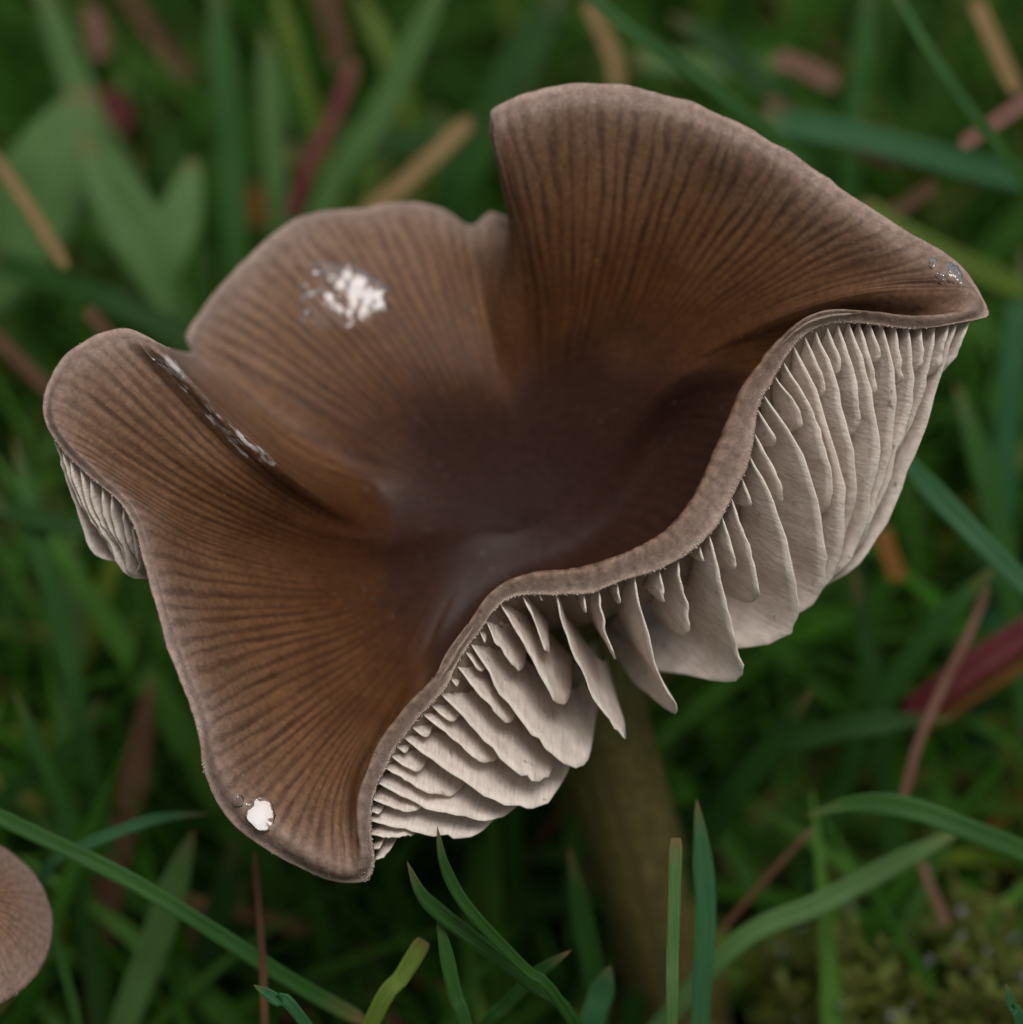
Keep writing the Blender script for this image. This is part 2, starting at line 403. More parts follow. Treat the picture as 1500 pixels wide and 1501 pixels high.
spoke((564, 1123, 6), (547, 1116, 5), (566, 1088, -182), (635, 956, -360), (713, 801, -412))
spoke((545, 1168, 6), (530, 1160, 5), (549, 1100, -155), (629, 962, -358), (709, 801, -412))
spoke((543, 1218, 5), (527, 1206, 5), (538, 1112, -138), (624, 966, -357), (706, 801, -412))
spoke((549, 1264, 0), (527, 1243, 4), (529, 1124, -126), (619, 969, -356), (703, 801, -411))
spoke((529, 1293, -10), (511, 1256, 0), (519, 1130, -120), (614, 970, -355), (700, 801, -411))       # 34 lowest point
# lower left lobe
spoke((480, 1289, -20), (480, 1250, 6), (503, 1130, -110), (608, 968, -354), (697, 800, -411))
spoke((420, 1262, -22), (433, 1222, 0), (480, 1120, -112), (601, 962, -353), (694, 799, -411))
spoke((347, 1213, -26), (375, 1177, -13), (452, 1092, -120), (592, 950, -352), (690, 797, -411))
spoke((303, 1143, -12), (337, 1117, -5), (428, 1052, -138), (580, 935, -350), (686, 795, -410))
spoke((290, 1062, 4), (322, 1046, -8), (408, 1003, -160), (566, 916, -347), (682, 792, -410))        # 39
spoke((262, 985, 5), (292, 973, -10), (384, 946, -166), (551, 896, -343), (679, 789, -409))
spoke((235, 900, 5), (263, 895, -10), (360, 892, -166), (537, 876, -339), (676, 786, -409))
spoke((213, 822, 5), (240, 819, -6), (340, 842, -158), (526, 857, -334), (674, 783, -408))
spoke((190, 752, 5), (214, 750, 0), (322, 806, -147), (517, 842, -329), (673, 780, -407))
spoke((130, 697, 5), (157, 692, 6), (306, 780, -136), (512, 829, -323), (672, 777, -406))            # 44
spoke((85, 652, 3), (116, 651, 8), (300, 760, -127), (509, 818, -318), (671, 775, -405))
spoke((63, 605, 0), (104, 616, 6), (302, 741, -118), (508, 808, -313), (671, 773, -404))
spoke((73, 558, -3), (115, 580, 4), (312, 722, -110), (510, 798, -309), (672, 771, -404))
spoke((106, 514, -8), (147, 546, 0), (332, 702, -104), (515, 788, -307), (674, 769, -405))
spoke((180, 484, -22), (204, 522, -14), (362, 684, -108), (525, 777, -318), (670, 767, -409))        # 49
# fold between the left lobe and the middle lobe
spoke((244, 508, -36), (263, 540, -8), (404, 680, -102), (538, 764, -335), (668, 758, -411))
spoke((250, 512, -230), (270, 542, -215), (414, 680, -250), (546, 742, -362), (666, 748, -413))
spoke((284, 518, -400), (310, 548, -380), (430, 650, -362), (545, 702, -386), (664, 735, -416))
# middle lobe, turned back to the sky
auto((276, 486, -440), (-412, -388, -385, -416))
auto((330, 412, -442), (-420, -398, -386, -416))                                                    # 54
auto((395, 350, -456), (-430, -404, -387, -416))
auto((458, 314, -470), (-441, -411, -389, -416))
auto((530, 304, -485), (-453, -419, -391, -417))
auto((600, 295, -498), (-465, -426, -394, -417))
auto((650, 308, -504), (-471, -428, -397, -418))                                                    # 59
auto((690, 330, -505), (-472, -424, -401, -418))
spoke((717, 314, -500), (720, 348, -480), (724, 436, -400), (744, 556, -402), (756, 668, -417))
spoke((746, 318, -420), (748, 350, -425), (738, 418, -372), (754, 544, -397), (760, 661, -417))
spoke((737, 262, -270), (744, 300, -292), (750, 390, -330), (765, 526, -391), (764, 654, -417))

FREE = {}
FREE_PX = {}
def fe(i, *p): FREE[i] = [cam_pt(*q) for q in p]; FREE_PX[i] = p
fe(10, (1396, 540, -35), (1342, 645, -85), (1240, 815, -180))
fe(11, (1345, 570, -22), (1318, 670, -70), (1232, 828, -165))
fe(12, (1292, 585, -16), (1292, 700, -58), (1226, 842, -152))
fe(13, (1252, 600, -14), (1268, 722, -50), (1218, 855, -146))
fe(14, (1215, 610, -12), (1243, 740, -46), (1205, 868, -140))
fe(15, (1180, 650, -12), (1215, 775, -44), (1190, 890, -132))
fe(16, (1160, 695, -12), (1192, 800, -42), (1176, 905, -125))
fe(17, (1132, 760, -12), (1158, 850, -38), (1145, 938, -108))
fe(18, (1090, 832, -12), (1108, 910, -38), (1108, 978, -104))
fe(19, (1060, 862, -12), (1074, 932, -40), (1080, 998, -98))
fe(20, (1003, 890, -12), (1020, 962, -42), (1042, 1032, -98))
fe(21, (914, 925, -12), (936, 995, -40), (968, 1056, -84))
fe(22, (866, 940, -12), (896, 1018, -38), (938, 1078, -82))
fe(23, (803, 950, -12), (846, 1035, -35), (893, 1088, -80))
fe(24, (772, 955, -12), (822, 1040, -35), (876, 1092, -84))
fe(25, (742, 995, -12), (798, 1075, -35), (862, 1118, -90))
fe(26, (725, 1035, -12), (784, 1104, -36), (843, 1132, -95))
fe(27, (708, 1070, -12), (772, 1132, -38), (824, 1138, -100))
fe(28, (680, 1110, -12), (752, 1163, -38), (815, 1158, -102))
fe(29, (648, 1142, -12), (734, 1188, -40), (804, 1176, -104))
fe(30, (625, 1162, -12), (705, 1196, -40), (775, 1184, -104))
fe(31, (598, 1192, -12), (665, 1208, -40), (737, 1194, -100))
fe(32, (588, 1226, -14), (640, 1236, -42), (705, 1218, -95))
fe(33, (572, 1255, -20), (600, 1252, -50), (640, 1244, -92))
fe(42, (214, 842, -24), (218, 855, -55), (228, 868, -110))
fe(43, (190, 790, -22), (198, 822, -52), (213, 850, -105))
fe(44, (139, 745, -20), (166, 796, -50), (208, 847, -105))
fe(45, (103, 708, -20), (142, 780, -50), (204, 846, -105))
fe(46, (84, 645, -30), (108, 704, -60), (160, 795, -115))
# below the turned-up front margin the wall of the cap swells outwards and back to the stem, behind the gills
RIM0 = np.array([[*p[0]] for p in S], float); CREST0 = np.array([[*p[1]] for p in S], float)
for i in range(10, 34):
    wgt = {10: 0.35, 11: 0.7, 12: 0.9, 31: 0.85, 32: 0.55, 33: 0.25}.get(i, 1.0)
    F2, F3 = np.array(FREE_PX[i][1], float), np.array(FREE_PX[i][2], float)
    h = F2[:2] - (830, 800); h /= np.linalg.norm(h); h += (0, 0.5); h /= np.linalg.norm(h)
    o = RIM0[i, :2] - CREST0[i, :2]; o /= np.linalg.norm(o)
    l3 = np.array([*((F2[:2] - h * 98) * 0.42 + (RIM0[i, :2] + o * 10) * 0.58), -215])
    S[i][2] = tuple(np.array(S[i][2]) * (1 - wgt) + l3 * wgt)

NS = len(S)
CTRL = np.zeros((NS, 6, 3))
for i, pts in enumerate(S):
    CTRL[i, 0] = cam_pt(*HUB)
    for k in range(5):
        CTRL[i, 5 - k] = cam_pt(*pts[k])

def top_surface(x, lam):
    """x (n,) spoke positions, lam (m,) layer positions 0..5 -> (n, m, 3)"""
    A = catmull(CTRL, x, closed=True)                       # n,6,3
    B = catmull(np.moveaxis(A, 1, 0), lam)                  # m,n,3
    return np.moveaxis(B, 0, 1)

def vnoise(p, seed):
    return np.array([mnoise.noise(Vector((a, b, seed))) for a, b in p])

SUBD = 14
NX = NS * SUBD
XS = np.arange(NX) / SUBD
LAM = np.concatenate([np.linspace(0.03, 3.2, 40), np.linspace(3.25, 5.0, 30)])
TOP = top_surface(XS, LAM)
fk = np.fft.rfftfreq(NX, 1.0 / NX)
for j, l in enumerate(LAM):
    if l < 1.9:
        sg = 7.0 * (1 - l / 1.9) ** 0.8 * SUBD / NX * 2 * math.pi
        TOP[:, j] = np.fft.irfft(np.fft.rfft(TOP[:, j], axis=0) * np.exp(-(fk * sg) ** 2 / 2)[:, None], n=NX, axis=0)
rim = TOP[:, -1]
seg = np.linalg.norm(np.roll(rim, -1, 0) - rim, axis=1)
# folds add length in depth only; keep the ribs evenly spread there
ARC = np.concatenate([[0], np.cumsum(np.minimum(seg, 8.0))])[:-1]
ARC_TOT = ARC[-1] + seg[-1]
TT = LAM / 5.0
# normals facing the light side
def normals(G):
    du = np.roll(G, -1, 0) - np.roll(G, 1, 0)
    dv = np.gradient(G, axis=1)
    return unit(np.cross(dv, du))
NRM = normals(TOP)
if NRM[int(3 * SUBD), 45, 2] < 0: NRM = -NRM
# gentle undulation, crimped margin
und = np.zeros((NX, len(LAM)))
for i in range(NX):
    a = ARC[i] / ARC_TOT * 2 * math.pi
    ca, sa = math.cos(a), math.sin(a)
    for j, l in enumerate(LAM):
        r = l / 5
        und[i, j] = 7.0 * r * mnoise.noise(Vector((ca * r * 5, sa * r * 5, 1.7))) + 3.0 * r ** 2 * mnoise.noise(Vector((ca * 16, sa * 16, r * 3.0)))
crimp = np.array([mnoise.noise(Vector((a / 13.0, 0.5, 2.2))) for a in ARC])
crimp2 = np.array([mnoise.noise(Vector((a / 45.0, 3.5, 2.2))) for a in ARC])
ribs = np.array([mnoise.noise(Vector((a / 9.0, 7.5, 2.2))) for a in ARC])
und += (ribs[:, None] * 1.6) * np.clip((TT[None] - 0.45) / 0.2, 0, 1) * np.clip((0.98 - TT[None]) / 0.2, 0.15, 1)
outward = unit(rim - TOP[:, -6])
TOP = TOP + NRM * und[..., None]
w = np.clip((TT - 0.9) / 0.1, 0, 1) ** 2
TOP = TOP + outward[:, None, :] * ((crimp * 1.2 + crimp2 * 3.5)[:, None] * w[None])[..., None]
THICK = np.interp(TT, [0, 0.3, 0.6, 0.85, 0.97, 1.0], [46, 40, 20, 8, 5, 3])
# the flesh thins out where the cap is folded sharply
fold = np.ones(NX)
for c, half in ((9.6, 1.6), (33.2, 2.2), (51.2, 2.2), (62.0, 2.6)):
    d = np.abs((XS - c + NS / 2) % NS - NS / 2)
    fold = np.minimum(fold, np.clip((d - half) / 1.5, 0, 1))
axis0 = unit(NRM[:, 12].mean(0))
wc = np.clip(1 - TT / 0.35, 0, 1)[None, :, None]
NU = unit(NRM * (1 - wc) + axis0 * wc)
wf = (1 - fold)[:, None, None] * np.clip((4.4 - LAM) / 0.5, 0, 1)[None, :, None]
NU = unit(NU * (1 - wf) + np.array([0, 0, 1.0]) * wf)
tk = THICK[None] * (0.10 + 0.90 * fold[:, None])
tk = tk * np.clip(TT / 0.12, 0.1, 1)[None]
UNDER = TOP - NU * tk[..., None]
rim = TOP[:, -1]

STEM_PATH = np.array([cam_pt(800, 850, -440), cam_pt(842, 965, -520), cam_pt(893, 1110, -640), cam_pt(948, 1300, -860), cam_pt(1000, 1500, -1180)])
last = STEM_PATH[-1]
drop = -WORLD_UP * (height_of(last) + 60) + np.array([20, 0, 0])
STEM_PATH = np.concatenate([STEM_PATH, [last + drop * 0.5, last + drop]])
mush_base = to_world(STEM_PATH[-1][None])[0]; mush_base[2] = 0
mushroom = empty('mushroom', mush_base)
tag(mushroom, 'large wavy brown mushroom with upturned cap showing pale gills', 'mushroom', 'mushrooms in the grass')

nl = len(LAM)
uvT = np.zeros((NX, nl, 2)); uvT[..., 0] = (ARC / 27.0)[:, None]; uvT[..., 1] = TT[None]
# the inner wall below the turned-up front margin keeps the hollow's dark tone, part pigment and part painted shade
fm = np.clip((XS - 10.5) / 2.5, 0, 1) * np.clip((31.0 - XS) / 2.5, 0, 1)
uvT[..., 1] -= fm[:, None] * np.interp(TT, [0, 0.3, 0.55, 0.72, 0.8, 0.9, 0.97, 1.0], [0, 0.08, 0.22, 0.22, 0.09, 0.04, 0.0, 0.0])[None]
# bridge ring round the edge
EDGE = (TOP[:, -1] + UNDER[:, -1]) / 2 + outward * 3.0
hub_t = TOP[:, 0].mean(0); hub_u = UNDER[:, 0].mean(0)
V = np.concatenate([TOP.reshape(-1, 3), EDGE, UNDER.reshape(-1, 3), [hub_t], [hub_u]])
uvE = np.stack([ARC / 27.0, np.ones(NX)], -1)
uvU = np.zeros((NX, nl, 2)); uvU[..., 0] = (ARC / 600.0)[:, None]; uvU[..., 1] = TT[None] * 0.8
UVC = np.concatenate([uvT.reshape(-1, 2), uvE, uvU.reshape(-1, 2), [[0, 0]], [[0, 0]]])
nT = NX * nl; oE = nT; oU = nT + NX; iH = oU + nT
F = grid_faces(NX, nl, True, 0); mi = [0] * len(F)
for i in range(NX):
    i2 = (i + 1) % NX
    F.append((i * nl + nl - 1, i2 * nl + nl - 1, oE + i2, oE + i)); mi.append(0)
    F.append((oE + i, oE + i2, oU + i2 * nl + nl - 1, oU + i * nl + nl - 1)); mi.append(0)
    F.append((i * nl, iH, i2 * nl)); mi.append(0)
    F.append((oU + i * nl, oU + i2 * nl, iH + 1)); mi.append(1)
fu = grid_faces(NX, nl, True, oU, True); F += fu
for i in range(NX):
    mi += [0 if (fold[i] < 0.6 and LAM[j] < 4.3) else 1 for j in range(nl - 1)]
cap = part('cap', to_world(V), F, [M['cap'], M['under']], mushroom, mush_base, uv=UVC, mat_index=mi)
cap['label'] = 'brown ribbed upturned cap with pale rolled margin'

# ---- gills: blades between the underside and a free edge R - F1 - F2 - F3 - stem
FC = np.zeros((NS, 3, 3)); HV = np.zeros((NS, 3))
for i in range(NS):
    if i in FREE_PX:
        h = np.array(FREE_PX[i][1][:2], float) - (775, 800); h /= np.linalg.norm(h); h += (0, 0.5); h /= np.linalg.norm(h)
        HV[i] = (h[0], -h[1], 0)
for i in (9, 34, 41, 47): HV[i] = HV[{9: 10, 34: 33, 41: 42, 47: 46}[i]]
CN = normals(CTRL[:, 1:])          # rough normals at the control layers L1..margin
if CN[3, 3, 2] < 0: CN = -CN
for i in range(NS):
    if i in FREE: FC[i] = FREE[i]
    else:
        for k, (lay, dep) in enumerate(((4, 26), (3, 70), (2, 90))):
            FC[i, k] = CTRL[i, lay] - CN[i, lay - 1] * dep

def under_curve(x, lams):
    i = int(round(x * SUBD)) % NX
    out = np.stack([np.interp(lams, LAM, UNDER[i, :, k]) for k in range(3)], -1)
    return out

def under_skewed(xs, lams):
    out = np.zeros((len(lams), 3))
    for k, (x, l) in enumerate(zip(xs, lams)):
        f = (x * SUBD) % NX; i = int(f); f -= i
        a = UNDER[i % NX]; b = UNDER[(i + 1) % NX]
        out[k] = [np.interp(l, LAM, a[:, c]) * (1 - f) + np.interp(l, LAM, b[:, c]) * f for c in range(3)]
    return out
from mathutils.kdtree import KDTree
KJ = np.where((LAM > 0.6) & (LAM < 4.97))[0][::2]
KU = UNDER[::3][:, KJ].reshape(-1, 3); KN = NU[::3][:, KJ].reshape(-1, 3)
KD = KDTree(len(KU))
for k_, p_ in enumerate(KU): KD.insert(p_, k_)
KD.balance()
def keep_below_cap(G):
    """gill roots end in the flesh: nothing passes through the skin into the hollow"""
    out = G.copy()
    for a in range(G.shape[0]):
        for b in range(G.shape[1]):
            for _ in range(2):
                co, k, d = KD.find(out[a, b])
                t = float(np.dot(out[a, b] - KU[k], KN[k]))
                if t > 1.5: out[a, b] -= KN[k] * (t - 1.5)
                else: break
    return out
STEM_TOP = cam_pt(892, 975, -360)
NG = [0]
def make_gill(x, length, seed, deep=1.0, calm=1.0):
    nr = 16 if length < 0.3 else 28
    nd = 9
    q = np.linspace(0, 1, nr); q = (1 - (1 - q) ** 1.7) * length
    front = 9.5 < x < 34.5 or 40 < x < 47
    span = 2.45 if front else 3.75
    lams = 4.93 - q * span
    topc = under_curve(x, lams)
    i = int(round(x * SUBD)) % NX
    f3 = catmull(FC, np.array([x]), closed=True)[0]
    R = UNDER[i, -1] + (UNDER[i, -4] - TOP[i, -4]) * 0.25
    A = under_curve(x, np.array([4.93 - span]))[0]
    if 9.5 < x < 34.5: A = f3[2] + (STEM_TOP - f3[2]) * 0.62      # long gills run on to the top of the stem
    fr = catmull(np.array([R, f3[0], f3[1], f3[2], A]), np.interp(q, [0, 0.28, 0.55, 0.84, 1.0], [0, 1, 2, 3, 4]))
    e = q / max(length, 1e-6)
    if front:
        # the blade runs from its free edge back to the wall of the cap
        hv = catmull(HV, np.array([x]), closed=True)[0]
        if 40 < x < 47:
            back = np.array([hv[0] * -60, hv[1] * -60, -120.0]); wq = np.interp(q, [0, 0.28, 1.0], [0.2, 0.7, 1.0])
        else:
            back = np.array([hv[0] * -98, hv[1] * -98, -165.0]); wq = np.interp(q, [0, 0.1, 0.28, 0.55, 1.0], [0.13, 0.34, 0.72, 1.02, 1.15])
        fr[:, 2] -= 9 * np.exp(-(q / 0.06) ** 2)
        topc = fr + back[None] * wq[:, None]
        topc[:, 2] -= 45 * np.exp(-q / 0.15)
    rr = random.Random(seed)
    if length < 0.95:
        shape = np.clip(1 - e ** 7, 0, 1) ** 0.6
        shape *= 0.94 + 0.1 * rr.random()
        shape = np.minimum(shape, 1.0)
    else:
        shape = np.ones(nr) * (0.96 + 0.05 * rr.random())
    jag = np.array([mnoise.noise(Vector((v * 26 * length, seed * 1.7, 0.2))) for v in e])
    shape = shape * (1 + jag * 0.05 * np.clip(q / 0.15, 0, 1)) * deep
    dd = np.linspace(0, 1, nd) ** 0.9
    G = topc[:, None] + (fr - topc)[:, None] * (dd[None, :, None] * shape[:, None, None])
    # crinkle across the blade
    tq = np.gradient(topc, axis=0) if nr > 2 else topc
    nrm = unit(np.cross(unit(fr - topc + 1e-6), unit(tq)))
    nrm[0] = nrm[1]
    wav = np.array([[mnoise.noise(Vector((a * 14 * length, b * 2.2, seed * 3.3))) * 3.2 + mnoise.noise(Vector((a * 5 * length, b * 1.2, seed * 5.1))) * 5.0 for b in dd] for a in e])
    wav *= (dd[None] ** 0.7) * np.clip(q / 0.1, 0, 1)[:, None]
    wav *= calm * np.clip(q / 0.12, 0, 1)[:, None]
    G = G + nrm[:, None] * wav[..., None]
    th = (3.2 - 1.9 * dd)[None, :, None] * np.clip(0.4 + q / 0.1, 0, 1)[:, None, None]
    if 12.4 < x < 31.2:
        G = G + (keep_below_cap(G) - G) * np.clip((0.8 - dd) / 0.4, 0, 1)[None, :, None]
    A1 = G + nrm[:, None] * th; A2 = G - nrm[:, None] * th
    V = np.concatenate([A1.reshape(-1, 3), A2.reshape(-1, 3)])
    n1 = nr * nd
    F = grid_faces(nr, nd, False, 0) + grid_faces(nr, nd, False, n1, True)
    for a in range(nr - 1):
        F.append((a * nd + nd - 1, (a + 1) * nd + nd - 1, n1 + (a + 1) * nd + nd - 1, n1 + a * nd + nd - 1))
    for b in range(nd - 1):
        F.append(((nr - 1) * nd + b, n1 + (nr - 1) * nd + b, n1 + (nr - 1) * nd + b + 1, (nr - 1) * nd + b + 1))
    uv = np.zeros((nr, nd, 2)); uv[..., 0] = q[:, None]; uv[..., 1] = dd[None]
    uv = np.concatenate([uv.reshape(-1, 2)] * 2)
    g = part('gill', to_world(V), F, M['gill'], mushroom, mush_base, parent=cap, uv=uv)
    NG[0] += 1
    return g

rim_px = project(rim)
def rim_x(u, v, lo, hi):
    idx = np.arange(int(lo * SUBD), int(hi * SUBD))
    d = np.hypot(rim_px[idx % NX, 0] - u, rim_px[idx % NX, 1] - v)
    return idx[np.argmin(d)] / SUBD

GILLS = [(549, 1262, .35), (546, 1245, .12), (544, 1226, .5), (543, 1205, 1), (545, 1190, .1), (546, 1172, .42), (555, 1150, 1), (562, 1127, .5), (572, 1110, .24), (580, 1096, .09),
         (592, 1082, 1), (605, 1066, .13), (618, 1050, .5), (632, 1034, .2), (646, 1016, .9), (662, 994, .08), (672, 976, .48), (685, 958, .2), (692, 943, 1), (702, 926, .1), (712, 910, .42), (735, 888, .7),
         (765, 874, .4), (790, 872, .06), (815, 870, 1), (855, 868, .17), (878, 863, .55), (908, 857, .2), (935, 850, 1), (968, 836, .3), (995, 819, .62), (1025, 797, .15), (1042, 781, 1), (1058, 755, .36), (1073, 725, .65),
         (1088, 695, .2), (1098, 665, 1), (1105, 632, .42), (1112, 598, .22), (1120, 577, 1), (1135, 550, .32), (1150, 525, .65), (1165, 505, 1), (1182, 492, .28), (1198, 481, .9), (1212, 475, .2), (1228, 473, .45),
         (1245, 473, 1), (1262, 473, .35), (1280, 474, .18), (1298, 476, 1), (1315, 477, .3), (1335, 479, .95), (1352, 479, .25), (1370, 478, .7), (1390, 475, .3), (1408, 472, 1), (1425, 470, .35)]
sd = 1
for (u, v, l) in GILLS:
    make_gill(rim_x(u, v, 9.5, 34.0), l, sd); sd += 1
for k, (u, v) in enumerate([(72, 628), (85, 652), (100, 668), (115, 683), (130, 697), (146, 710), (163, 725), (180, 740), (193, 762)]):
    make_gill(rim_x(u, v, 40.5, 46.8), (1, .75, .9)[k % 3], sd, calm=0.35); sd += 1
# the rest of the underside, seen only from other sides
arcs = np.concatenate([ARC[int(34.2 * SUBD):int(40.6 * SUBD)], ARC[int(46.6 * SUBD):], ARC[:int(8.4 * SUBD)] + ARC_TOT])
idxs = np.concatenate([np.arange(int(34.2 * SUBD), int(40.6 * SUBD)), np.arange(int(46.6 * SUBD), NX), np.arange(0, int(8.4 * SUBD))])
nxt = arcs[0]; k = 0
for a, i in zip(arcs, idxs):
    if a >= nxt:
        x = i / SUBD
        if not (49.6 < x < 53 or x > 60.3 or x < 0.6):
            make_gill(x, (.8, .3, .55, .25)[k % 4], sd)
        sd += 1; k += 1; nxt = a + 34

# ---- stem
def tube(path, radii, nseg=40, nring=28, seed=0.0, rough=0.04):
    x = np.linspace(0, len(path) - 1, nseg)
    P = catmull(path, x); Rr = np.interp(x, np.linspace(0, len(path) - 1, len(radii)), radii)
    T = unit(np.gradient(P, axis=0)); ref = np.array([1.0, 0.13, 0.2])
    N = unit(np.cross(T, ref)); B = np.cross(T, N)
    a = np.linspace(0, 2 * math.pi, nring, endpoint=False)
    V = np.zeros((nring, nseg, 3)); uv = np.zeros((nring, nseg, 2))
    for i, al in enumerate(a):
        k = np.array([1 + rough * mnoise.noise(Vector((math.cos(al) * 2.2, math.sin(al) * 2.2, j * 0.12 + seed))) * 2 for j in range(nseg)])
        V[i] = P + (N * math.cos(al) + B * math.sin(al)) * (Rr * k)[:, None]
        uv[i, :, 0] = al / 6.2832; uv[i, :, 1] = x / (len(path) - 1) * 6
    F = grid_faces(nring, nseg, True)
    nV = nring * nseg
    V = np.concatenate([V.reshape(-1, 3), [P[0]], [P[-1]]]); uv = np.concatenate([uv.reshape(-1, 2), [[0, 0]], [[0, 0]]])
    for i in range(nring):
        i2 = (i + 1) % nring
        F.append((i * nseg, nV, i2 * nseg)); F.append((i * nseg + nseg - 1, i2 * nseg + nseg - 1, nV + 1))
    return V, F, uv
Vs, Fs, Us = tube(STEM_PATH, [120, 92, 84, 86, 92, 98, 104], seed=3.0)
part('stem', to_world(Vs), Fs, M['stem'], mushroom, mush_base, uv=Us)

# ------------------------------------------------------------------ wet film, drops and glistening grains on the cap
def film_material():
    """thin clear water layer: lets the skin show through, mirrors the sky"""
    m = bpy.data.materials.new('water_film'); m.use_nodes = True; nt = m.node_tree; L = nt.links
    for n in list(nt.nodes): nt.nodes.remove(n)
    out = node(nt, 'ShaderNodeOutputMaterial'); fr = node(nt, 'ShaderNodeFresnel', IOR=1.6)
    gl = node(nt, 'ShaderNodeBsdfGlossy', Roughness=0.05); tr = node(nt, 'ShaderNodeBsdfTransparent')
    ms = node(nt, 'ShaderNodeMixShader')
    L.new(fr.outputs[0], ms.inputs[0]); L.new(tr.outputs[0], ms.inputs[1]); L.new(gl.outputs[0], ms.inputs[2]); L.new(ms.outputs[0], out.inputs['Surface'])
    return m
M['film'] = film_material()
M['dew'] = film_material(); M['dew'].name = 'dew_bead'
for n_ in M['dew'].node_tree.nodes:
    if n_.type == 'BSDF_GLOSSY': n_.inputs['Roughness'].default_value = 0.22

TOP_PX = project(TOP)
def cap_point(u, v):
    d = np.hypot(TOP_PX[..., 0] - u, TOP_PX[..., 1] - v)
    cand = np.argwhere(d < max(6.0, d.min() + 2))
    best = max(cand, key=lambda c: TOP[c[0], c[1], 2])
    return tuple(best)

def nearest_on_cap(P):
    """project points onto the cap: nearest grid vertex plane"""
    G = TOP.reshape(-1, 3); N = NRM.reshape(-1, 3)
    out = np.zeros_like(P); nn = np.zeros_like(P)
    for k, p in enumerate(P):
        d = ((G - p) ** 2).sum(1); ids = np.argpartition(d, 12)[:12]
        w_ = 1 / (d[ids] + 4.0); w_ /= w_.sum()
        n = unit((N[ids] * w_[:, None]).sum(0)); g = (G[ids] * w_[:, None]).sum(0)
        out[k] = p - n * np.dot(p - g, n); nn[k] = n
    return out, nn

def wet_patch(label, u, v, blobs, step, hmax, seed, name='water_film', rag=0.28, level=False):
    """blobs: (du, dv, radius) in picture units round u, v; joined where they touch"""
    i, j = cap_point(u, v); c = TOP[i, j]; n = NRM[i, j]
    ex = unit(np.cross(np.array([0, 1.0, 0]), n)); ey = np.cross(n, ex)
    blobs = np.array(blobs, float)
    lo = (blobs[:, :2] - blobs[:, 2:]).min(0) - step * 2; hi = (blobs[:, :2] + blobs[:, 2:]).max(0) + step * 2
    xs = np.arange(lo[0], hi[0], step); ys = np.arange(lo[1], hi[1], step)
    X, Y = np.meshgrid(xs, ys, indexing='ij')
    f = np.full(X.shape, -1.0)
    for (bx, by, br) in blobs:
        d = np.hypot(X - bx, Y - by) / br
        f = np.maximum(f, 1 - d ** 2) if br < 6 else np.maximum(f, 1 - d ** 2 + 0.0)
    jit = np.array([[mnoise.noise(Vector((x * 0.16, y * 0.16, seed))) * rag for y in ys] for x in xs])
    f = f + jit * (f > -0.6)
    hgt = np.clip(f, 0, 1) ** 0.3 * hmax * (1 + 0.0 * X)
    hgt += np.array([[mnoise.noise(Vector((x * 0.09, y * 0.09, seed + 4))) * 0.36 * rag for y in ys] for x in xs]) * hmax * np.clip(f * 3, 0, 1)
    P = c + X[..., None] * ex - Y[..., None] * ey
    Q, NN = nearest_on_cap(P.reshape(-1, 3))
    Q = Q + NN * (np.maximum(hgt, 0) - 0.3 + 0.5).reshape(-1, 1)
    if level:      # a thick drop levels out over the curved skin
        k_ = np.clip(f * 4, 0, 1).reshape(-1, 1); k_ = k_ * k_ * (3 - 2 * k_)
        lev = P.reshape(-1, 3) + n * (2.0 + 1.2 * np.clip(f, 0, 1)).reshape(-1, 1)
        Q = np.where(((lev - Q) * NN).sum(1, keepdims=True) > 0, Q * (1 - k_) + lev * k_, Q)
    keep = (f > 0)
    F = []
    nx, ny = X.shape
    for a in range(nx - 1):
        for b in range(ny - 1):
            if keep[a, b] or keep[a + 1, b] or keep[a, b + 1] or keep[a + 1, b + 1]:
                F.append((a * ny + b, (a + 1) * ny + b, (a + 1) * ny + b + 1, a * ny + b + 1))
    used = sorted({q for fc in F for q in fc}); mp = {q: k for k, q in enumerate(used)}
    o = solo(name, to_world(Q[used]), [tuple(mp[q] for q in fc) for fc in F], M['film'])
    tag(o, label, 'water')
    return o
rw = random.Random(11)
bl = [(12, -2, 38), (-16, 12, 36), (40, -4, 32), (-40, 30, 24), (20, -26, 26), (0, 24, 28), (54, 10, 20), (-8, -24, 20), (28, 18, 26), (-30, 0, 18), (4, -44, 13), (-24, -34, 11)]
for k in range(34):
    an = rw.uniform(0, 6.28); rr_ = rw.uniform(38, 84)
    bl.append((rr_ * math.cos(an) * 0.85 - 6, rr_ * math.sin(an) * 0.8 - 16, rw.uniform(3.5, 8.5)))
wet_patch('ragged white glistening water patch on the middle lobe of the large cap', 508, 440, bl, 3.0, 5.0, 0.7)
wet_patch('small bright oval water drop near the lower left margin of the large cap', 382, 1189, [(0, 0, 22), (2, 10, 18), (2, -10, 19), (-8, 2, 16), (-14, -14, 6)], 1.1, 3.0, 1.7, name='water_drop', rag=0.10, level=True)
wet_patch('tiny bright water speck left of the oval drop on the large cap', 350, 1178, [(0, 0, 9), (-3, 3, 6)], 1.5, 2.5, 2.9, name='water_drop', rag=0.10, level=True)
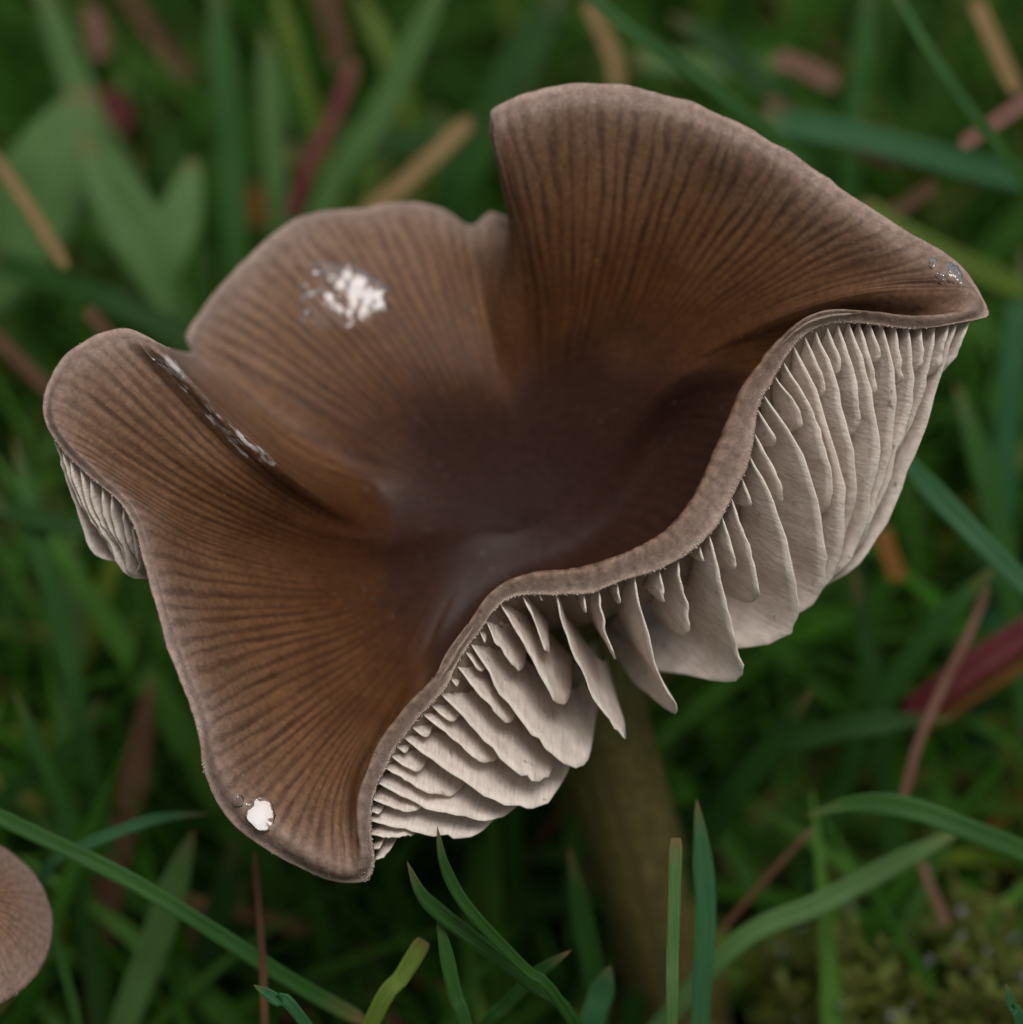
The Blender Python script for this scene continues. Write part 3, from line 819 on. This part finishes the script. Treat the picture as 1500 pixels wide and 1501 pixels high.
def glare_material():
    m, nt, b = new_mat('painted_glare'); L = nt.links
    b.inputs['Base Color'].default_value = (0.62, 0.57, 0.54, 1); b.inputs['Roughness'].default_value = 0.25  # glare on the wet ridge, painted as a whitish colour on added flecks
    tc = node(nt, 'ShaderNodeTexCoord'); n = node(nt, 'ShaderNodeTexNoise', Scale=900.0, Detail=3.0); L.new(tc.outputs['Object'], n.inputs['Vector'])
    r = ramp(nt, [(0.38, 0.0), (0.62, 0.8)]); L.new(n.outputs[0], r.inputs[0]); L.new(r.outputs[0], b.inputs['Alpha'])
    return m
M['glare'] = glare_material()
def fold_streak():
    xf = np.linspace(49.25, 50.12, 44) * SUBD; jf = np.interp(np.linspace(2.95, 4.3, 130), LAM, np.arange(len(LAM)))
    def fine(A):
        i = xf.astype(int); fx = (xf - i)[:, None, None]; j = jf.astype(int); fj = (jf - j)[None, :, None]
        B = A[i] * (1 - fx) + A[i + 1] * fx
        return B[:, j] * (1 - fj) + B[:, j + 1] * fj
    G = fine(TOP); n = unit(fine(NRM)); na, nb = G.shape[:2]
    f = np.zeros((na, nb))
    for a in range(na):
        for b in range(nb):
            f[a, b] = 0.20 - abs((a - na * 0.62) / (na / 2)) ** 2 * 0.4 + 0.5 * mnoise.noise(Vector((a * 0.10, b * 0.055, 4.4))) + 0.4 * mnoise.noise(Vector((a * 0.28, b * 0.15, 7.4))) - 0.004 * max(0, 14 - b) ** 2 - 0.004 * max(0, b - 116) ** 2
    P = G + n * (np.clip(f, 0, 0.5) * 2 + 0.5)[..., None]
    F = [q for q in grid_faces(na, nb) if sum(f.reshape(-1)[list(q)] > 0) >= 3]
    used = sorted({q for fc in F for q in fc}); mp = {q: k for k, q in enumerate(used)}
    o = solo('glare_streak', to_world(P.reshape(-1, 3)[used]), [tuple(mp[q] for q in fc) for fc in F], M['glare'])
    tag(o, 'pale streak of painted glare along the fold of the left lobe of the large cap', 'glare')
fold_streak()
wet_patch('cluster of tiny water beads at the right tip of the large cap', 1388, 390, [(rw.uniform(-22, 22), rw.uniform(-16, 22), rw.uniform(3, 7)) for _ in range(26)], 1.6, 3.0, 8.3)

# glistening grains along the margin: too fine to count
rg = np.random.default_rng(5)
oct_v = np.array([[1, 0, 0], [-1, 0, 0], [0, 1, 0], [0, -1, 0], [0, 0, 1], [0, 0, -1]], float)
oct_f = [(0, 2, 4), (2, 1, 4), (1, 3, 4), (3, 0, 4), (2, 0, 5), (1, 2, 5), (3, 1, 5), (0, 3, 5)]
GV, GF = [], []
for k in range(4200):
    i = rg.integers(0, NX); lam = 5.0 - abs(rg.normal(0, 0.07 if rg.random() < 0.75 else 0.4))
    x = XS[i]
    if lam < 3.9: continue
    if not (11 < x < 34) and rg.random() < (0.55 if 38 < x < 45 else 0.93): continue
    j = np.argmin(abs(LAM - lam)); r = rg.uniform(0.35, 0.8) * (1.7 if lam > 4.9 else 1.0) * (1.5 if rg.random() < 0.06 else 1)
    c = TOP[i, j] + NRM[i, j] * r * 0.5 + (outward[i] * 1.2 if lam > 4.93 else 0) + rg.normal(0, 1.2, 3) * (1 - abs(NRM[i, j]))
    GF += [tuple(np.array(f) + len(GV) * 6) for f in oct_f]; GV.append(c + oct_v * r)
m_, nt_, b_ = new_mat('grain'); b_.inputs['Base Color'].default_value = (0.50, 0.42, 0.35, 1); b_.inputs['Roughness'].default_value = 0.22; b_.inputs['Specular IOR Level'].default_value = 0.7
gr = part('grain', to_world(np.concatenate(GV)), GF, m_, mushroom, mush_base, parent=cap, smooth=True)
gr['kind'] = 'stuff'

# ------------------------------------------------------------------ small mushroom at the left edge
def small_mushroom():
    c = cam_pt(-70, 1352, -140); ax = unit(np.array([0.42, 0.60, 0.68])); R0 = 158.0
    e1 = unit(np.cross(ax, np.array([0, 1.0, 0.1]))); e2 = np.cross(ax, e1)
    base = c - WORLD_UP * (height_of(c) + 30) + np.array([60, 0, 0])
    bw = to_world(base[None])[0]; bw[2] = 0
    root = empty('mushroom', bw)
    tag(root, 'small pinkish brown mushroom cap cut off by the left edge', 'mushroom', 'mushrooms in the grass')
    n, m = 180, 26
    tt = np.linspace(0.02, 1, m)
    V = np.zeros((n, m, 3)); U = np.zeros((n, m, 3)); uv = np.zeros((n, m, 2))
    for i in range(n):
        a = i / n * 2 * math.pi
        wv = 1 + 0.05 * math.sin(2 * a + 0.6) + 0.006 * mnoise.noise(Vector((math.cos(a) * 6, math.sin(a) * 6, 0)))
        d = e1 * math.cos(a) + e2 * math.sin(a)
        r = R0 * tt * wv
        h = 72 * np.cos(tt * 1.5) + 9 * np.exp(-(tt / 0.18) ** 2)
        V[i] = c + d * r[:, None] + ax * h[:, None]
        U[i] = c + d * (r * 0.99)[:, None] + ax * (h - np.interp(tt, [0, 0.7, 1], [26, 12, 3]))[:, None]
        uv[i, :, 0] = a / 6.2832 * 46; uv[i, :, 1] = 0.56 + tt * 0.42
    nv = n * m
    VV = np.concatenate([V.reshape(-1, 3), U.reshape(-1, 3), [c + ax * 81], [c + ax * 48]])
    UVv = np.concatenate([uv.reshape(-1, 2), uv.reshape(-1, 2), [[0, .6]], [[0, .6]]])
    F = grid_faces(n, m, True, 0); mi = [0] * len(F)
    f2 = grid_faces(n, m, True, nv, True); F += f2; mi += [1] * len(f2)
    for i in range(n):
        i2 = (i + 1) % n
        F += [(i * m + m - 1, i2 * m + m - 1, nv + i2 * m + m - 1, nv + i * m + m - 1), (i * m, 2 * nv, i2 * m), (nv + i * m, nv + i2 * m, 2 * nv + 1)]; mi += [0, 0, 1]
    cp = part('cap', to_world(VV), F, [M['cap_small'], M['under']], root, bw, uv=UVv, mat_index=mi)
    for k in range(44):
        a = k / 44 * 2 * math.pi; d = e1 * math.cos(a) + e2 * math.sin(a); sd_ = np.cross(ax, d)
        ln = 1.0 if k % 2 == 0 else 0.5
        q = np.linspace(0, 1, 8); r = R0 * (0.95 - 0.78 * ln * q)
        h0 = 72 * np.cos(r / R0 * 1.5) - np.interp(r / R0, [0, 0.7, 1], [26, 12, 3]); dep = 26 * np.sin(np.clip(q * 1.1 + 0.05, 0, 1) * math.pi) ** 0.6
        P0 = c + d * r[:, None] + ax * h0[:, None]; P1 = P0 - ax * dep[:, None]
        G = np.stack([P0 + sd_ * 1.6, P1 + sd_ * 0.8, P1 - sd_ * 0.8, P0 - sd_ * 1.6], 1)
        part('gill', to_world(G.reshape(-1, 3)), grid_faces(8, 4), M['gill'], root, bw, parent=cp, uv=np.stack([np.repeat(q, 4), np.tile([0, 1, 1, 0], 8)], -1))
    Vs, Fs, Us = tube(np.array([c + ax * 14, c - ax * 60 - WORLD_UP * 40, base + WORLD_UP * 300, base]), [40, 32, 36, 42], nseg=24, nring=18, seed=9.0)
    part('stem', to_world(Vs), Fs, M['stem'], root, bw, uv=Us)
def small_cap_material():
    m = M['cap'].copy(); m.name = 'small_cap_skin'
    for n in m.node_tree.nodes:
        if n.type == 'VALTORGB' and len(n.color_ramp.elements) == 8:
            for e in n.color_ramp.elements:
                cc = e.color; k = 0.3
                e.color = (cc[0] * (1 - k) + 0.27 * k, cc[1] * (1 - k) + 0.165 * k, cc[2] * (1 - k) + 0.125 * k, 1)
    return m
M['cap_small'] = small_cap_material()
small_mushroom()

# ------------------------------------------------------------------ grass blades, straws and leaves one can tell apart
def blade_geom(C, width, prof='blade', fold=0.25, nseg=22, face=None, seed=0):
    """C control points from tip to base (working axes)"""
    C = np.asarray(C, float)
    x = np.linspace(0, len(C) - 1, nseg); P = catmull(C, x)
    e = np.linspace(0, 1, nseg)
    T = unit(np.gradient(P, axis=0))
    view = np.array([0, 0, 1.0]) if face is None else np.asarray(face, float)
    Sd = unit(np.cross(T, view)); N = np.cross(Sd, T)
    if prof == 'blade': w_ = np.clip(e / 0.22, 0.0, 1) ** 0.75 * (1 - 0.25 * e)
    elif prof == 'strap': w_ = np.clip(e / 0.05, 0.25, 1) ** 0.6 * np.clip((1 - e) / 0.05, 0.3, 1) ** 0.6
    elif prof == 'cut': w_ = np.clip(e / 0.012 + 0.75, 0, 1) * (1 - 0.1 * e)
    else: w_ = np.sin(np.clip(e * 0.94 + 0.03, 0, 1) * math.pi) ** 0.75
    w_ = w_ * width / 2 * (1 + 0.06 * np.array([mnoise.noise(Vector((k * 6, seed, 0))) for k in e]))
    rows = []
    for k in (-1, -0.5, 0, 0.5, 1):
        rows.append(P + Sd * (w_ * k)[:, None] + N * (w_ * fold * (abs(k) - 0.5))[:, None])
    th = max(0.8, width * 0.02)
    G = np.stack(rows, 1); G2 = G - N[:, None] * th
    nv = nseg * 5
    F = grid_faces(nseg, 5, False, 0) + grid_faces(nseg, 5, False, nv, True)
    for a in range(nseg - 1):
        F += [(a * 5, nv + a * 5, nv + (a + 1) * 5, (a + 1) * 5), (a * 5 + 4, (a + 1) * 5 + 4, nv + (a + 1) * 5 + 4, nv + a * 5 + 4)]
    uv = np.zeros((nseg, 5, 2)); uv[..., 0] = np.linspace(0, 1, 5)[None]; uv[..., 1] = e[:, None] * 4
    return np.concatenate([G.reshape(-1, 3), G2.reshape(-1, 3)]), F, np.concatenate([uv.reshape(-1, 2)] * 2)

def rooted(C, lean=0.0):
    """carry the blade from its last point down into the ground"""
    C = [np.asarray(p, float) for p in C]
    p, d = C[-1], unit(C[-1] - C[-2]); h = height_of(p)
    if h > 20:
        side = d - WORLD_UP * np.dot(d, WORLD_UP)
        C.append(p - WORLD_UP * h * 0.5 + side * h * (0.35 + lean)); C.append(p - WORLD_UP * (h + 15) + side * h * (0.5 + lean))
    return C

BL = [0]
def B(label, mat, w, pts, root=True, prof='blade', name='grass_blade', cat='grass', group='single grass blades', fold=0.25, face=None):
    C = []
    for (u, v, z) in pts:
        p = cam_pt(u, v, z)
        if height_of(p) < 8: p = at_height(u, v, 8)
        C.append(p)
    if root: C = rooted(C)
    BL[0] += 1
    ww = w * (D - np.mean([q[2] for q in pts])) / D
    V, F, uv = blade_geom(C, ww, prof, fold, 26, face, BL[0] * 1.3)
    o = solo(name, to_world(V), F, M[mat], uv=uv)
    tag(o, label, cat, group)
    return o
SG = dict(root=False, prof='strap', name='straw', cat='straw', group='fallen straws and stalks')
LF = dict(prof='leaf', name='broad_leaf', cat='leaf', group='broad leaves in the lawn', root=False)
# near and fairly sharp
B('short dark blade tip crossing the bottom of the gills below the cap', 'dark', 20, [(641, 1210, 25), (650, 1262, 20), (672, 1310, 10), (705, 1352, 0), (770, 1420, -30), (835, 1490, -70)])
B('dark blade hanging below the gills beside the crossing tip', 'dark', 26, [(597, 1262, -30), (618, 1310, -35), (655, 1345, -45), (720, 1395, -60), (790, 1450, -90), (850, 1510, -130)])
B('dark blade bent down at bottom centre, left of the stem', 'green', 24, [(640, 1330, -60), (655, 1400, -70), (668, 1460, -90), (690, 1530, -120)])
B('pale upright blade with browned cut tip in front of the stem', 'pale', 19, [(991, 1228, -40), (989, 1300, -45), (986, 1400, -60), (984, 1520, -80)], prof='cut')
B('upright grey green blade just right of the pale cut one', 'blue', 34, [(1021, 1170, -230), (1030, 1260, -240), (1034, 1350, -250), (1026, 1500, -270)])
B('bright yellow green blade with tan tip at bottom centre left', 'lime', 26, [(622, 1378, -130), (590, 1430, -140), (540, 1510, -160)], prof='cut')
B('thin green blade end leaning in at the bottom edge', 'blue', 20, [(372, 1443, -60), (405, 1465, -65), (455, 1510, -80)])
B('long green blade running diagonally across the bottom left corner', 'green', 25, [(540, 1500, -330), (440, 1445, -290), (330, 1375, -260), (200, 1295, -240), (80, 1235, -240), (-60, 1170, -250)], root=False, prof='strap')
B('slim arching blade above the diagonal one at lower left', 'blue', 19, [(310, 1192, -420), (240, 1198, -400), (175, 1218, -390), (110, 1248, -390), (60, 1290, -420)])
B('tiny green blade tip at the bottom right corner', 'blue', 16, [(1474, 1440, -120), (1484, 1475, -125), (1500, 1530, -140)])
B('curved bright blade arching to the right edge above the moss', 'green', 36, [(1180, 1196, -420), (1250, 1178, -400), (1330, 1184, -380), (1420, 1216, -370), (1510, 1252, -380), (1600, 1300, -420)])
B('grey green blade slanting up to the right over the moss', 'pale', 36, [(1430, 1205, -640), (1320, 1262, -600), (1200, 1325, -560), (1060, 1400, -560)])
B('teal blade crossing the right edge beside the gills', 'blue', 36, [(1290, 620, -620), (1345, 695, -560), (1410, 765, -520), (1500, 855, -500), (1600, 950, -520)])
B('dark green blade pointing up right from behind the stem', 'dark', 42, [(1192, 1008, -560), (1140, 1080, -600), (1080, 1160, -660), (1020, 1260, -760)])
B('thin dark blade rising left of the stem below the cap', 'dark', 34, [(835, 1240, -560), (850, 1330, -580), (868, 1420, -620), (880, 1520, -680)])
B('blade with its tip at bottom centre, leaning left of the stem', 'dark', 24, [(838, 1392, -180), (790, 1425, -200), (740, 1475, -230), (700, 1530, -260)])
B('short grey blade tip at the foot of the stem', 'blue', 40, [(895, 1415, -330), (880, 1460, -350), (860, 1530, -380)])
# left side
B('pale blurred upright blade at lower left below the lobe', 'pale', 50, [(285, 1215, -640), (255, 1300, -660), (225, 1390, -700), (180, 1510, -760)])
B('reddish brown upright blade at lower left', 'brown', 44, [(225, 985, -1050), (205, 1100, -1050), (180, 1220, -1050), (150, 1380, -1080)], name='straw', cat='straw', group='fallen straws and stalks')
B('thin brown stalk hanging down under the lowest lobe', 'brown', 11, [(374, 1250, -260), (380, 1330, -260), (386, 1420, -270), (390, 1530, -290)], root=True, prof='strap', name='straw', cat='straw', group='fallen straws and stalks')
B('thin green blade beside the small mushroom cap', 'green', 17, [(70, 1330, -420), (85, 1390, -430), (105, 1460, -450), (120, 1530, -480)])
B('green blade standing left of the gill strip', 'green', 36, [(20, 640, -900), (50, 760, -900), (85, 900, -920), (120, 1060, -960)])
B('pale blade behind the left lobe margin', 'pale', 34, [(100, 760, -1200), (110, 860, -1200), (108, 960, -1200), (95, 1100, -1250)])
B('dark green blade crossing level below the left lobe', 'dark', 30, [(-20, 735, -900), (60, 762, -880), (150, 775, -880), (260, 800, -900)], root=False, prof='strap')
B('dark green blade slanting under the middle lobe at left', 'dark', 36, [(-30, 372, -1300), (60, 405, -1250), (160, 440, -1200), (290, 500, -1200)], root=False, prof='strap')
B('thin green blade at the left edge, level with the lower lobe', 'green', 26, [(20, 1010, -700), (55, 1090, -720), (90, 1180, -760), (110, 1280, -820)])
B('green blade behind the lower left margin', 'dark', 34, [(150, 1020, -800), (110, 1090, -820), (60, 1130, -850), (0, 1180, -900)])
B('wide dark green blade under the lower left lobe', 'dark', 46, [(345, 1225, -900), (330, 1310, -920), (305, 1400, -960), (290, 1510, -1000)])
# top left
B('broad upright green blade at top left, left of the middle lobe', 'green', 46, [(312, -60, -1500), (325, 80, -1500), (338, 220, -1520), (348, 420, -1560)])
B('long pale blade slanting down to the middle lobe from the top', 'pale', 44, [(668, -70, -1350), (610, 60, -1380), (550, 180, -1420), (470, 310, -1480)])
B('pale blade slanting from the top left corner', 'pale', 48, [(45, -60, -1700), (90, 60, -1700), (140, 190, -1720), (210, 330, -1750)])
B('short pale blade beside the broad upright one', 'pale', 38, [(388, 40, -1700), (395, 120, -1700), (402, 230, -1720), (408, 330, -1750)])
B('thin yellow green blade at the top left', 'lime', 24, [(395, -40, -1700), (420, 40, -1700), (440, 110, -1720), (470, 200, -1760)])
B('yellow green blade beside the dark red stalk at the top', 'lime', 30, [(520, -20, -1900), (550, 40, -1880), (575, 100, -1880), (600, 170, -1900)])
B('wide dark green blade behind the gap between the lobes', 'dark', 70, [(850, -60, -1600), (780, 60, -1600), (715, 190, -1620), (650, 330, -1680)])
B('green blade standing over the middle lobe margin', 'green', 40, [(640, 150, -1700), (650, 220, -1700), (670, 300, -1720), (690, 380, -1750)])
B('dull green blade lying across behind the middle lobe', 'dark', 40, [(420, 230, -1800), (520, 215, -1780), (620, 205, -1780), (700, 190, -1800)], root=False, prof='strap')
B('tan straw at the left edge pointing down right', 'tan', 19, [(-20, 215, -900), (30, 285, -900), (98, 392, -900)], **SG)
B('dark red stalk leaning above the middle lobe', 'red', 22, [(520, 90, -1500), (490, 170, -1480), (455, 240, -1470), (425, 320, -1470)], **SG)
B('olive tan straw pointing at the middle lobe margin', 'tan', 26, [(690, 175, -1350), (640, 225, -1330), (590, 270, -1320), (530, 320, -1320)], **SG)
B('brown straw at the top left corner', 'brown', 24, [(180, -20, -2000), (225, 50, -2000), (275, 115, -2000)], **SG)
B('pale pink straw stub at the top left', 'pink', 26, [(132, 10, -1900), (140, 45, -1900), (148, 85, -1900)], **SG)
B('dark crimson leaf scrap at the left below the top', 'red', 40, [(152, 130, -2100), (165, 155, -2100), (182, 190, -2100)], **SG)
B('dull red stalk at the top, behind the pale slanting blade', 'brown', 32, [(470, -20, -2100), (490, 40, -2100), (500, 100, -2100)], **SG)
B('small orange scrap left of the middle lobe', 'orange', 34, [(378, 270, -2000), (380, 300, -2000), (372, 330, -2000)], **SG)
B('small reddish straw tip above the left lobe', 'brown', 22, [(128, 455, -800), (150, 480, -800), (180, 520, -800)], **SG)
B('faded brown straw at the left edge, level with the left lobe', 'brown', 22, [(-20, 480, -1000), (30, 530, -980), (90, 590, -980)], **SG)
B('broad bluish leaf at the upper left edge', 'pale', 140, [(130, 130, -1500), (80, 240, -1480), (30, 350, -1500), (-20, 460, -1560)], **LF)
B('pointed pale leaf beside the upper left edge leaf', 'pale', 90, [(120, 200, -1350), (170, 290, -1330), (215, 370, -1330), (245, 460, -1350)], **LF)
B('pale leaf standing against the middle lobe at left', 'pale', 70, [(285, 235, -1400), (265, 310, -1380), (240, 380, -1370), (215, 470, -1370)], **LF)
# top right
B('slender green blade running down behind the rear lobe', 'green', 22, [(840, -40, -620), (900, 25, -620), (1000, 95, -640), (1090, 165, -660), (1180, 240, -700)], root=False, prof='strap')
B('thin straight green blade slanting down the top right corner', 'green', 19, [(1295, -40, -560), (1350, 55, -560), (1410, 145, -570), (1470, 225, -590), (1540, 320, -620)], root=False, prof='strap')
B('soft green blade standing at the top right', 'green', 34, [(1278, -50, -1500), (1265, 60, -1500), (1255, 140, -1520), (1245, 260, -1560)])
B('green blade lying across below the thin straight one', 'blue', 40, [(1110, 175, -1250), (1230, 195, -1230), (1350, 225, -1230), (1520, 270, -1260)], root=False, prof='strap')
B('dark blade behind the crest of the rear lobe', 'dark', 44, [(980, 20, -1500), (1040, 60, -1500), (1100, 110, -1500), (1180, 190, -1550)])
B('pale blade level behind the crest of the rear lobe', 'pale', 34, [(930, 85, -1700), (1010, 95, -1700), (1090, 100, -1700), (1140, 100, -1700)], root=False, prof='strap')
B('olive blade slanting right of the rear lobe', 'lime', 34, [(1260, 300, -1150), (1330, 345, -1150), (1410, 385, -1150), (1510, 430, -1200)], root=False, prof='strap')
B('tall green blade at the right edge beyond the tip', 'blue', 44, [(1500, 360, -1200), (1490, 480, -1200), (1478, 600, -1220), (1470, 720, -1260)])
B('dark green blade right of the gills at the right edge', 'green', 40, [(1400, 560, -1000), (1430, 650, -1000), (1455, 740, -1020), (1480, 860, -1060)])
B('faint green blade rising through the moss behind the gills', 'dark', 34, [(1250, 830, -900), (1265, 920, -900), (1285, 1010, -920), (1295, 1090, -950)])
B('green blade leaning up right behind the brown stalk', 'green', 40, [(1460, 830, -820), (1400, 890, -840), (1340, 960, -880), (1280, 1060, -950)])
B('dark blade arching low behind the stem', 'dark', 36, [(1400, 1052, -760), (1300, 1060, -760), (1200, 1078, -780), (1080, 1130, -840)])
B('pinkish straw stub above the rear lobe at the right', 'pink', 28, [(1135, 85, -1500), (1180, 100, -1500), (1225, 125, -1500)], **SG)
B('pink straw poking in at the right edge near the top', 'pink', 26, [(1530, 130, -750), (1470, 172, -740), (1408, 215, -740)], **SG)
B('tan straw in the top right corner', 'tan', 24, [(1428, 0, -1100), (1455, 60, -1100), (1490, 135, -1100)], **SG)
B('brownish straw behind the rear lobe margin', 'brown', 20, [(1125, 145, -1300), (1180, 180, -1300), (1240, 210, -1300), (1310, 245, -1300)], **SG)
B('dull brown scrap right of the rear lobe margin', 'brown', 22, [(1290, 320, -1200), (1330, 300, -1200), (1372, 270, -1200)], **SG)
B('thin tan straw by the top edge above the rear lobe', 'tan', 22, [(860, 0, -1500), (880, 40, -1500), (900, 90, -1500), (905, 130, -1500)], **SG)
B('thin pinkish brown stalk crossing the moss at right', 'pink', 15, [(1448, 860, -620), (1420, 930, -620), (1385, 1000, -640), (1350, 1080, -660), (1320, 1180, -700)], **SG)
B('dark red dead blade at the right edge over the moss', 'red', 46, [(1540, 905, -900), (1460, 955, -900), (1390, 1005, -900), (1330, 1050, -920)], **SG)
B('orange dead blade just under the dark red one', 'orange', 30, [(1540, 940, -960), (1470, 985, -960), (1400, 1030, -960), (1350, 1060, -960)], **SG)
B('orange leaf scrap below the right edge of the gills', 'orange', 26, [(1292, 775, -1000), (1302, 810, -1000), (1318, 850, -1000)], **SG)
B('thin brown stalk bit over the moss at lower right', 'pink', 13, [(1350, 1262, -820), (1368, 1310, -820), (1388, 1355, -820)], **SG)
B('thin brown stalk slanting beside the stem foot', 'brown', 10, [(1190, 1215, -620), (1130, 1280, -620), (1055, 1365, -640)], **SG)
B('orange dead leaf in the moss at right', 'orange', 60, [(1490, 1130, -1250), (1450, 1190, -1250), (1380, 1250, -1260)], **SG)
B('brown dead leaf in the moss at lower right', 'brown', 60, [(1500, 1340, -1250), (1450, 1420, -1250), (1400, 1460, -1250)], **SG)
B('brown dead blade at lower left, beside the pale blurred one', 'brown', 30, [(300, 1330, -1000), (285, 1400, -1000), (260, 1490, -1020)], **SG)

# ------------------------------------------------------------------ the mass of grass behind and around
def ground_units(X, Y, Z):
    """world units (right, forward, up from ground) -> working axes"""
    return np.stack([X, Y * SP + (Z - GROUND_DROP) * CP, -Y * CP + (Z - GROUND_DROP) * SP], -1)

def mass_of_grass(n_try, seed):
    r = np.random.default_rng(seed)
    VV, FF, TI, UVs = [], [], [], []
    stem_xy = None
    nseg = 9; off = 0; kept = 0
    e = np.linspace(0, 1, nseg)
    bx, by = mush_base[0] / K, mush_base[1] / K
    for k in range(n_try):
        near = r.random() < 0.55
        X0 = r.uniform(-1500, 1500) if near else r.uniform(-5200, 5200)
        Y0 = r.uniform(-900, 5200) if near else r.uniform(-3000, 9500)
        Lh = r.uniform(350, 1500) * (0.75 if r.random() < 0.4 else 1.0); az = r.uniform(0, 2 * math.pi)
        lean = r.uniform(0.15, 1.1); bend = r.uniform(0.2, 1.4)
        ang = lean + bend * e                       # angle from vertical grows to the tip
        ds = Lh / (nseg - 1)
        hx = np.concatenate([[0], np.cumsum(np.sin(ang[:-1]) * ds)]); hz = np.concatenate([[0], np.cumsum(np.cos(ang[:-1]) * ds)])
        P = ground_units(X0 + hx * math.cos(az), Y0 + hx * math.sin(az), np.maximum(hz, 6))
        px = project(P); z = P[:, 2]
        if z.max() > 900 and abs(P[:, 0]).min() < 3000: continue
        inf = (px[:, 0] > -160) & (px[:, 0] < 1660) & (px[:, 1] > -160) & (px[:, 1] < 1660)
        lim = -900 if r.random() < 0.85 else -650
        if (inf & (z > lim)).any(): continue
        if (inf & (px[:, 0] > 760) & (px[:, 0] < 1080) & (px[:, 1] > 1000) & (z > -1250)).any(): continue
        if math.hypot(X0 - bx, Y0 - by) < 130: continue
        if 200 < X0 < 1500 and -1100 < Y0 < 1000 and r.random() < 0.5: continue
        w = r.uniform(16, 52) * (1.0 if r.random() < 0.8 else 1.5)
        wd = np.clip((1 - e) / 0.5, 0.04, 1) ** 0.8 * (0.7 + 0.3 * np.clip(e / 0.2, 0, 1)) * w / 2
        roll = r.uniform(-0.9, 0.9)
        T = unit(np.gradient(P, axis=0)); upv = WORLD_UP * math.cos(roll) + np.array([1.0, 0, 0]) * math.sin(roll)
        Sd = unit(np.cross(T, upv)); N = np.cross(Sd, T)
        G = np.stack([P - Sd * wd[:, None] + N * (wd * 0.22)[:, None], P - N * (wd * 0.1)[:, None], P + Sd * wd[:, None] + N * (wd * 0.22)[:, None]], 1)
        VV.append(G.reshape(-1, 3)); FF.append(np.array(GFACES) + off); off += nseg * 3
        t = r.beta(2.2, 2.0) * 0.80 if r.random() < 0.92 else r.uniform(0.82, 1.0)
        TI.append(np.full(nseg * 3, t)); UVs.append(np.stack([np.tile([0, 0.5, 1], nseg), np.repeat(e * 4, 3)], -1)); kept += 1
    V = np.concatenate(VV); F = np.concatenate(FF)
    o = mesh_obj('grass', to_world(V), F.tolist(), M['grass'], uv=np.concatenate(UVs))
    at = o.data.attributes.new('tint', 'FLOAT', 'POINT'); at.data.foreach_set('value', np.concatenate(TI).astype(np.float32))
    tag(o, 'dense out of focus green lawn grass behind and around the mushrooms', 'grass', kind='stuff')
GFACES = grid_faces(9, 3)
mass_of_grass(15000, 3)

def moss():
    r = np.random.default_rng(8)
    V, F = [], []
    off = 0
    for k in range(4500):
        if r.random() < 0.65:
            X0, Y0 = r.uniform(150, 1500), r.uniform(-1200, 1300)
        else:
            X0, Y0 = r.uniform(-3500, 3500), r.uniform(-1500, 6000)
        if math.hypot(X0 - mush_base[0] / K, Y0 - mush_base[1] / K) < 120: continue
        mound = 400 * math.exp(-((X0 - 850) / 560) ** 2 - (Y0 / 700) ** 2) * (1 + 0.7 * mnoise.noise(Vector((X0 / 170, Y0 / 170, 1.0))))
        h = r.uniform(60, 190); lx, ly = r.normal(0, 0.3, 2)
        for q in range(13):
            f = (q + 1) / 13; a = q * 2.4 + r.uniform(0, 1); ln = r.uniform(30, 62) * (1.1 - 0.5 * f); w = ln * 0.24
            c = np.array([X0 + lx * h * f, Y0 + ly * h * f, mound + h * f])
            d = np.array([math.cos(a), math.sin(a), r.uniform(0.3, 1.1)]); d /= np.linalg.norm(d); s_ = np.array([-math.sin(a), math.cos(a), 0])
            V += [c - s_ * w * 0.5, c + s_ * w * 0.5, c + d * ln * 0.55 + s_ * w, c + d * ln, c + d * ln * 0.55 - s_ * w]
            F.append((off, off + 1, off + 2, off + 3, off + 4)); off += 5
    V = np.array(V); P = ground_units(V[:, 0], V[:, 1], V[:, 2])
    uv = np.tile([[0, 0], [1, 0], [1, .5], [.5, 1], [0, .5]], (len(V) // 5, 1))
    o = mesh_obj('moss', to_world(P), F, M['moss'], uv=uv)
    tag(o, 'yellow green cushion moss on the ground at the lower right', 'moss', kind='stuff')
    # dew on the moss
    DV, DF = [], []
    n = 0
    for k in range(190):
        X0, Y0 = r.normal(760, 330), r.normal(50, 450)
        mound = 400 * math.exp(-((X0 - 850) / 560) ** 2 - (Y0 / 700) ** 2) * (1 + 0.7 * mnoise.noise(Vector((X0 / 170, Y0 / 170, 1.0))))
        c = np.array([X0, Y0, mound + r.uniform(90, 200)]); rad = r.uniform(5, 12)
        la, lo = 6, 9
        for i in range(la + 1):
            for j in range(lo):
                t, p = math.pi * i / la, 2 * math.pi * j / lo
                DV.append(c + rad * np.array([math.sin(t) * math.cos(p), math.sin(t) * math.sin(p), math.cos(t)]))
        for i in range(la):
            for j in range(lo):
                DF.append((n + i * lo + j, n + (i + 1) * lo + j, n + (i + 1) * lo + (j + 1) % lo, n + i * lo + (j + 1) % lo))
        n += (la + 1) * lo
    DV = np.array(DV)
    o = mesh_obj('dew', to_world(ground_units(DV[:, 0], DV[:, 1], DV[:, 2])), DF, M['dew'])
    tag(o, 'tiny glinting dew beads scattered over the moss', 'dew', kind='stuff')
moss()
